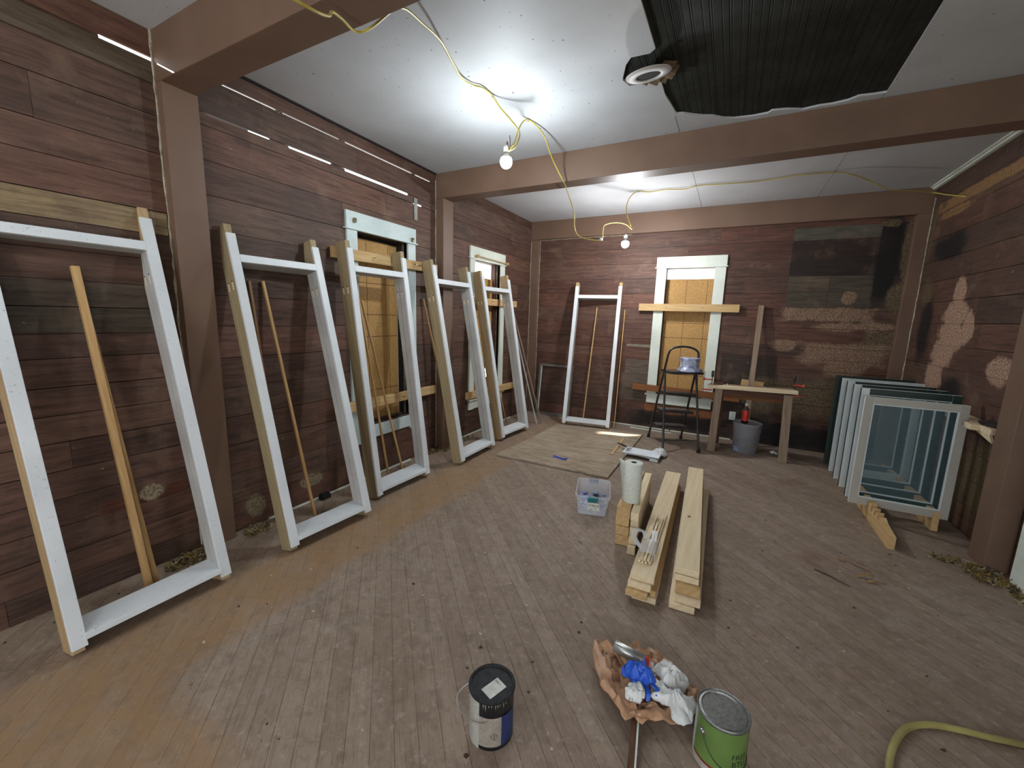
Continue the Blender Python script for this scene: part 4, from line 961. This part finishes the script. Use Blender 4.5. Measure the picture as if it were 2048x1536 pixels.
for (f, j) in ((F1, J1), (F2, J2)): MB().tube([lp(f), lp(j+Vector((.012, -.012, -.02)))], .0125, 10).build('leg', 'black_metal', sl, smooth=True)
for f in (R1, R2, F1, F2): MB().lathe([(.021, 0), (.019, .02), (.015, .05)], lp(f).x, lp(f).y, 12).build('rubber_foot', 'rubber', sl)
MB().tube([lp(F1.lerp(J1, .13)), lp(F2.lerp(J2, .13))], .006, 8).build('cross_bar', 'black_metal', sl)
MB().tube([lp(F1.lerp(J1, .96)), lp(R1.lerp(J1, .75))], .004, 6).build('brace_rod', 'black_metal', sl)
fwd = Vector((.30, -.42, 0)).normalized()
tread_m = plain('grey_rubber_tread', (74, 70, 70), .6, 0, (110, 104, 100), 20)
for k, tt in enumerate((.215, .455, .715)):
    a_, b_ = R1.lerp(J1, tt), R2.lerp(J2, tt); dep = (.14, .15, .16)[k]
    vs = []
    for z in (-.028, 0):
        for p in (a_-fwd*.02, b_-fwd*.02, b_+fwd*dep, a_+fwd*dep): vs.append(lp(p)+Vector((0, 0, z)))
    MB().add(vs, [(3, 2, 1, 0), (4, 5, 6, 7), (0, 1, 5, 4), (1, 2, 6, 5), (2, 3, 7, 6), (3, 0, 4, 7)]).build('step', ['black_metal'], sl, bevel=.005)
    vs = [v+Vector((0, 0, .0015)) for v in vs[4:]]; cc = sum(vs, Vector())/4; vs = [cc+(v-cc)*.93 for v in vs]
    MB().add(vs, [(0, 1, 2, 3)]).build('tread', tread_m, sl)
a_, b_ = J1, J2; vs = []
for z in (-.03, .0):
    for p in (a_-fwd*.09-Vector((0, 0, 0)), b_-fwd*.09, b_+fwd*.17, a_+fwd*.17): vs.append(lp(Vector((p.x, p.y, .93+z))))
MB().add(vs, [(3, 2, 1, 0), (4, 5, 6, 7), (0, 1, 5, 4), (1, 2, 6, 5), (2, 3, 7, 6), (3, 0, 4, 7)]).build('platform', 'black_metal', sl, bevel=.006)
# wrapped can on top
wc = empty('wrapped_pot', (2.435, 5.145, .932)); tag(wc, 'squat pot wrapped in bluish plastic on top of the step ladder', 'wrapped pot')
q = MB(); n = 36; vs = []
prof = [(.10, 0), (.125, .004), (.118, .03), (.102, .05), (.095, .075), (.10, .11), (.108, .15), (.105, .155), (.06, .15), (.002, .15)]
for k, (r, z) in enumerate(prof):
    for i in range(n):
        an = 2*pi*i/n; f = 1+.10*noise.noise(Vector((cos(an)*3, sin(an)*3, k*.7)))+(.18*max(0, sin(an*3+1)) if k in (1, 2) else 0); vs.append((r*f*cos(an), r*f*sin(an), z+(.008*noise.noise(Vector((an*2, k, 0))) if k else 0)))
q.add(vs, [(k*n+i, k*n+(i+1) % n, (k+1)*n+(i+1) % n, (k+1)*n+i) for k in range(len(prof)-1) for i in range(n)])
q.build('plastic_wrap', plain('blue_grey_plastic', (188, 194, 214), .22, 0, (112, 120, 156), 16, .5), wc, smooth=True)

# ================================================================ saw bench
sb = empty('saw_bench', (3.1, 5.3, 0)); tag(sb, 'narrow rough timber bench with clamps at its ends by the back wall', 'bench')
def sp(*p): return Vector(p)-Vector((3.1, 5.3, 0))
def sboard(n_, p0, p1, w_, t_, side, m='old_grey'):
    L = (Vector(p1)-Vector(p0)).length; o = MB().box(0, L, -w_/2, w_/2, -t_/2, t_/2).build(n_, m, sb, bevel=.002); o.matrix_local = frame_mat(sp(*p0), Vector(p1)-Vector(p0), side); return o
sboard('top_board', (2.645, 5.245, .765), (3.52, 5.25, .785), .09, .035, (0, 1, 0), 'pine_pale')
sboard('top_board', (2.66, 5.36, .764), (3.50, 5.365, .784), .12, .034, (0, 1, 0))
for (x0, x1) in ((2.75, 2.767), (3.465, 3.44)):
    sboard('leg', (x0, 5.225, .0), (x1, 5.245, .748), .08, .04, (1, 0, 0))
    sboard('leg', (x0+.04, 5.62, .0), (x1+.02, 5.41, .745), .07, .04, (1, 0, 0), 'old_brown')
    sboard('foot_brace', (x0+.03, 5.27, .13), (x0+.05, 5.58, .13), .06, .025, (0, 0, 1))
sboard('apron', (2.80, 5.30, .70), (3.42, 5.30, .71), .07, .02, (0, 0, 1), 'old_brown')
sboard('apron', (2.82, 5.39, .655), (3.42, 5.39, .66), .06, .03, (0, 0, 1), 'orange_board')
q = MB()
for x in (2.845, 3.215): q.tube([sp(x, 5.25, .785), sp(x, 5.25, .815)], .003, 6)
q.build('nail', 'casing', sb)
o = board('wood_block', (2.705, 5.30, .797), (2.80, 5.30, .800), .04, .025, (0, 1, 0), 'old_brown'); tag(o, 'small brown wood block on the left end of the bench top', 'wood block')
def clamp(px, label, sgn, y=5.25):
    r = empty('bar_clamp', (px, y, .775)); tag(r, label, 'clamp', 'orange bar clamps on the bench'); om = plain('clamp_orange', (206, 66, 30), .4, 0, (180, 50, 24))
    bx_ = -.055*sgn
    MB().box(bx_-.003, bx_+.003, -.01, .01, -.09, .16).build('bar', plain('clamp_bar', (70, 70, 74), .35, .8), r)
    MB().box(min(bx_-.012, bx_+.012)-.0, max(bx_-.012, bx_+.012), -.014, .014, .055, .085).box(min(bx_, .04*sgn), max(bx_, .04*sgn), -.008, .008, .06, .075).build('sliding_jaw', om, r, bevel=.003)
    MB().box(min(bx_-.01, .04*sgn), max(bx_+.01, .04*sgn), -.008, .008, -.062, -.045).build('fixed_jaw', om, r, bevel=.003)
    MB().tube([(.03*sgn, 0, .022), (.03*sgn, 0, .1)], .0045, 8).build('screw_spindle', 'black_metal', r)
    MB().lathe([(.01, .1), (.014, .105), (.015, .165), (.011, .175)], .03*sgn, 0, 14).build('handle', 'black_metal', r, smooth=True)
clamp(2.655, 'orange bar clamp on the left end of the bench', 1)
clamp(3.525, 'orange bar clamp on the right end of the bench', -1, 5.40)
o = board('upright_board', (3.095, 5.62, .002), (3.115, 5.855, 1.72), .058, .035, (1, 0, 0), 'old_grey'); tag(o, 'tall pale upright board leaning on the wall behind the bench', 'board')
o = board('wood_scrap', (3.0, 5.868, .77), (3.245, 5.868, .75), .075, .02, (0, 0, 1), 'pine'); tag(o, 'short pale board on the wall behind the upright board', 'board')
# socket
ou = empty('wall_socket', (2.947, B-.004, .318)); tag(ou, 'white power socket low on the back wall beside the bucket', 'socket')
MB().box(-.036, .036, -.006, .003, -.055, .055).build('cover_plate', 'casing', ou, bevel=.002)
q = MB()
for z in (.022, -.022):
    for x in (-.008, .008): q.box(x-.0015, x+.0015, -.0068, -.005, z-.006, z+.006)
    q.box(-.003, .003, -.0068, -.005, z-.015, z-.010)
q.build('slot', 'dark', ou)
# bucket
bk = empty('bucket', (3.105, 5.435, 0)); tag(bk, 'grey lidded plastic bucket under the bench', 'bucket'); bm = plain('grey_plastic', (128, 128, 134), .5, 0, (112, 112, 118), 9)
MB().lathe([(.128, 0), (.131, .004), (.142, .255), (.150, .258), (.150, .268), (.144, .27), (.145, .295), (.151, .298), (.151, .306), (.146, .31), (.147, .335)], n=48).build('pail', bm, bk, smooth=True)
MB().lathe([(.150, .325), (.154, .33), (.154, .352), (.148, .356), (.138, .353), (.136, .345), (.0, .343)], n=48, cap=(False, False)).build('lid', plain('grey_lid', (140, 141, 144), .5), bk, smooth=True)
MB().lathe([(.1375, .02), (.1385, .075)], n=48, cap=(False, False)).build('tape_mark', plain('pale_blue_tape', (140, 160, 200), .5), bk, smooth=True).scale = (1, 1, 1)
# keep only a small arc of the tape mark
tm_ = bpy.data.objects['tape_mark'].data; bmh = bmesh.new(); bmh.from_mesh(tm_)
dl = [f for f in bmh.faces if not (-2.62 < atan2(f.calc_center_median().y, f.calc_center_median().x) < -2.1)]
bmesh.ops.delete(bmh, geom=dl, context='FACES'); bmh.to_mesh(tm_); bmh.free()
bt = empty('bottle', (3.07, 5.41, .344)); tag(bt, 'bottle with red label and white cap standing on the grey bucket', 'bottle')
MB().lathe([(.03, 0), (.036, .004), (.037, .03), (.036, .035)], n=28).build('dark_base', plain('dark_liquid', (30, 16, 12), .15), bt, smooth=True)
MB().lathe([(.0365, .034), (.037, .045), (.037, .15), (.036, .155)], n=28).build('red_label', plain('red_label', (206, 52, 40), .4, 0, (180, 40, 34), 12), bt, smooth=True)
MB().lathe([(.036, .154), (.034, .168), (.024, .186), (.014, .2), (.0135, .212)], n=28).build('neck', plain('dark_bottle_glass', (96, 74, 72), .12), bt, smooth=True)
MB().lathe([(.0155, .208), (.0165, .21), (.0165, .232), (.014, .235)], n=24).build('cap', 'casing', bt, smooth=True)
o = crumple('paper_rag', [(3.36, 5.53), (3.37, 5.49), (3.42, 5.44), (3.445, 5.45), (3.44, 5.50), (3.40, 5.53)], lambda x, y, t: .02*(1-t), rag_m, 6, 21, .003, .02, 30); tag(o, 'small white crumpled paper on the floor under the right of the bench', 'rag')

# ================================================================ sashes standing in a notched rack
green = plain('dark_green_paint', (20, 46, 38), .4, 0, (14, 34, 28), 16)
cream = painted('cream_sash_paint', (172, 168, 158), (158, 154, 144), .5)
lt = painted('sash_edge_white', (206, 214, 214), (190, 198, 200), .45)
sash_y = [4.05, 4.18, 4.41, 4.63, 4.85, 5.08]
sl_ = ['foremost glazed sash in the rack, with a cream face', 'second sash in the rack, right behind the cream one', 'third sash from the front of the rack', 'fourth sash from the front of the rack', 'fifth sash from the front of the rack, second from the back', 'rearmost sash in the rack with a green outer edge']
def sash(k, y):
    top = .965 if k == 0 else 1.015; x0, x1 = (3.802, 4.39); z0 = .095; th = .035
    r = empty('glazed_sash', (x0, y, z0)); tag(r, sl_[k], 'window sash', 'glazed sashes standing in the rack')
    r.rotation_euler = (radians(-1.5 if k else -.8), 0, 0)
    w_, h_ = x1-x0, top-z0; a, bt_ = .052, .06; fc = cream if k == 0 else (green if k in (1, 2, 3, 5) else lt)
    ed = green if k == 5 else lt
    def rail(nm, xa, xb, za, zb, f_=None, left=None):
        q = MB().box(xa, xb, .0, th, za, zb)
        # faces: front (-y) gets face paint, others edge paint
        q.mi = [1, 1, 0, 1, 1, 2]
        return q.build(nm, [f_ or fc, ed, left or ed], r, bevel=.0015)
    rail('stile', 0, a, 0, h_, cream if k == 0 else (lt if k < 5 else green), ed if k == 0 else green); rail('stile', w_-a, w_, 0, h_); rail('top_rail', a, w_-a, h_-.05, h_); rail('bottom_rail', a, w_-a, 0, bt_)
    MB().add([(a, .015, bt_), (w_-a, .015, bt_), (w_-a, .015, h_-.05), (a, .015, h_-.05)], [(0, 1, 2, 3)]).build('pane', 'pane', r)
    q = MB(); 
    q.box(a, a+.008, .004, .013, bt_, h_-.05).box(w_-a-.008, w_-a, .004, .013, bt_, h_-.05).box(a, w_-a, .004, .013, bt_, bt_+.008).box(a, w_-a, .004, .013, h_-.058, h_-.05)
    q.build('glazing_bead', lt, r)
for k, y in enumerate(sash_y): sash(k, y)
rk = empty('sash_rack', (3.94, 3.52, 0)); tag(rk, 'notched wooden floor rack holding the row of sashes', 'rack')
nm_ = MB(); y = 3.53
mt = None
prof = [(3.52, 0), (5.25, 0), (5.25, .09)]
ys = sorted(sash_y, reverse=True); p_ = [(3.52, 0), (5.25, 0), (5.25, .145)]
for yy in ys: p_ += [(yy+.045, .145), (yy+.042, .093), (yy-.006, .093), (yy-.012, .145)]
for yy in (3.95, 3.87, 3.79): p_ += [(yy+.012, .145), (yy+.01, .093), (yy-.03, .093), (yy-.034, .13)]
p_ += [(3.70, .11), (3.52, .09)]
q = MB().prism([(a_-3.52, b_) for a_, b_ in p_], -.02, .02)
q.build('notched_rail', 'pine', rk, mat=Matrix(((0, 0, 1, 0), (1, 0, 0, 0), (0, 1, 0, 0), (0, 0, 0, 1))), bevel=.001)
q = MB().prism([(max(a_, 4.03)-3.52, b_) for a_, b_ in p_ if a_ > 3.99]+[(4.03-3.52, 0)], -.02, .02)
q.build('notched_rail', 'pine', rk, mat=Matrix(((0, 0, 1, .38), (1, 0, 0, 0), (0, 1, 0, 0), (0, 0, 0, 1))), bevel=.001)
wb = empty('wall_rack', (W, 4.0, .84)); tag(wb, 'pale notched wood ledge on the right wall steadying the sashes', 'rack')
MB().box(-.105, -.0, -.22, .45, -.02, .02).box(-.15, -.10, -.08, .02, -.02, .02).build('ledge', 'pine_pale', wb, bevel=.002)
MB().box(-.07, -.0, -.20, .42, -.065, -.021).build('support_block', 'old_brown', wb, bevel=.002)
MB().add([(-.10, -.20, -.02), (-.09, -.22, -.075), (-.10, .02, -.02), (-.085, -.20, -.02), (-.075, -.22, -.075), (-.085, .02, -.02)], [(0, 1, 2), (5, 4, 3), (0, 3, 4, 1), (1, 4, 5, 2), (2, 5, 3, 0)]).build('angled_strut', 'pine_pale', wb)
o = crumple('dark_rag', [(4.40, 3.96), (4.42, 3.82), (4.47, 3.79), (4.49, 3.85), (4.48, 4.0), (4.44, 4.05)], lambda x, y, t: .025*(1-t*t), plain('dark_cloth', (44, 32, 28), .9), 6, 31, .862, .01, 20); tag(o, 'dark brown object lying on the right wall ledge', 'cloth')

# ================================================================ debris
def chip(x, y, L, w_, ang, m, name, label, group, curl=.006):
    q = MB(); n = 7; vs = []
    for i in range(n):
        t = i/(n-1); ww = w_*(.35+.65*sin(pi*min(1, t*1.2+.1))); z = .002+curl*sin(pi*t)*(1+.4*noise.noise(Vector((x*9, y*9, t*3))))
        vs += [(L*(t-.5), -ww/2+.15*w_*sin(7*t+x*9), z), (L*(t-.5), ww/2+.15*w_*sin(5*t+y*9), z+curl*.4)]
    q.add(vs, [(2*i, 2*i+2, 2*i+3, 2*i+1) for i in range(n-1)])
    o = q.build(name, m, solid=.0015); o.matrix_world = Matrix.Translation((x, y, 0)) @ Matrix.Rotation(ang, 4, 'Z'); return tag(o, label, 'wood chip', group)
chm = plain('splinter_wood', (150, 122, 84), .8, 0, (110, 84, 54), 20); chd = plain('dark_splinter', (70, 50, 36), .8)
chip(3.508, 2.90, .19, .012, -.6, chd, 'splinter', 'dark thin splinter on the floor at the lower right, leftmost of the splinters', 'splinters on the right of the floor')
chip(3.70, 3.13, .13, .012, -.55, chm, 'splinter', 'thin splinter just above the two broad ones on the right of the floor', 'splinters on the right of the floor')
chip(3.695, 3.02, .11, .022, .55, chm, 'splinter', 'broad splinter, upper of the pair on the right of the floor', 'splinters on the right of the floor', .012)
chip(3.735, 2.975, .10, .018, .3, chm, 'splinter', 'broad splinter, lower of the pair on the right of the floor', 'splinters on the right of the floor', .010)
chip(3.61, 3.17, .05, .02, 0.2, chm, 'splinter', 'short splinter farthest up of those on the right of the floor', 'splinters on the right of the floor', .01)
chip(3.86, 3.2, .16, .007, -.75, chm, 'splinter', 'very thin pale splinter right of the broad pair', 'splinters on the right of the floor')
chip(2.07, 2.48, .05, .005, -.6, chd, 'splinter', 'tiny dark splinter on the floor left of the long boards', None)
pal = plain('pale_flake', (190, 176, 150), .8)
q = MB()
for k in range(420):
    u = random.random()
    if u < .45: x, y = random.uniform(.6, 4.2), random.uniform(.6, 3.6)
    elif u < .8: x, y = random.uniform(.03, .25)**1.0, random.uniform(.2, 5.6)
    else: x, y = random.uniform(.6, 4.2), random.uniform(5.4, 5.85)
    r = random.uniform(.002, .007)*(1.4 if u < .5 else 1); a_ = random.uniform(0, 6.3); n = 5
    if .55 < x < 2.0 and 3.6 < y < 5.5: continue
    q.prism([(x+r*cos(a_+i*2*pi/n)*random.uniform(.4, 1.4), y+r*sin(a_+i*2*pi/n)*random.uniform(.4, 1.2)) for i in range(n)], .0005, .0025, k % 3)
o = q.build('floor_debris', [pal, chm, chd]); tag(o, 'scattered pale flakes and crumbs over the floor', 'debris', kind='stuff')
# yellowish insulation tufts along the foot of the walls
q = MB()
def tufts(cx, cy, rx, ry, n, zmax):
    for k in range(n):
        a_ = random.uniform(0, 6.28); rr = random.random()**.5; x, y = cx+rx*rr*cos(a_), cy+ry*rr*sin(a_)
        if x < .012 or x > W-.012: continue
        P = [Vector((x, y, .002))]
        for j in range(4): P.append(P[-1]+Vector((random.uniform(-.015, .015), random.uniform(-.015, .015), random.uniform(-.006, .012)*zmax/.02)))
        P = [Vector((min(max(p.x, .008), W-.008), p.y, max(.002, min(zmax, p.z)))) for p in P]
        q.tube(P, random.uniform(.0015, .004), 4, random.choice((0, 0, 1, 2)))
tufts(.10, 1.08, .07, .12, 160, .03); tufts(.10, 1.48, .07, .09, 90, .03); tufts(.06, 3.45, .05, .14, 90, .03); tufts(.14, 3.62, .04, .14, 80, .03)
tufts(4.36, 3.42, .09, .12, 160, .03); tufts(4.45, 3.2, .05, .2, 120, .02); tufts(.08, 4.0, .06, .2, 60, .02); tufts(4.25, 3.55, .1, .05, 60, .02)
o = q.build('insulation_scraps', [plain('insulation_yellow', (136, 112, 50), .95, 0, (90, 74, 40)), plain('insulation_dark', (84, 70, 44), .95), plain('insulation_pale', (176, 166, 140), .95)]); tag(o, 'yellowish tufts of old insulation along the foot of the walls', 'insulation', kind='stuff')
# small dark box on the left wall foot, plaster lumps on wall
o = MB().box(0, .05, -.04, .04, 0, .035).box(.006, .044, -.034, .034, .035, .05).build('junction_box', 'dark', bevel=.003); o.location = (.03, 2.05, .001); tag(o, 'small dark metal box on the floor at the foot of the left wall', 'box')
for o in bpy.data.objects:
    if o.parent is None and 'label' in o and 'kind' not in o: o['kind'] = 'thing'
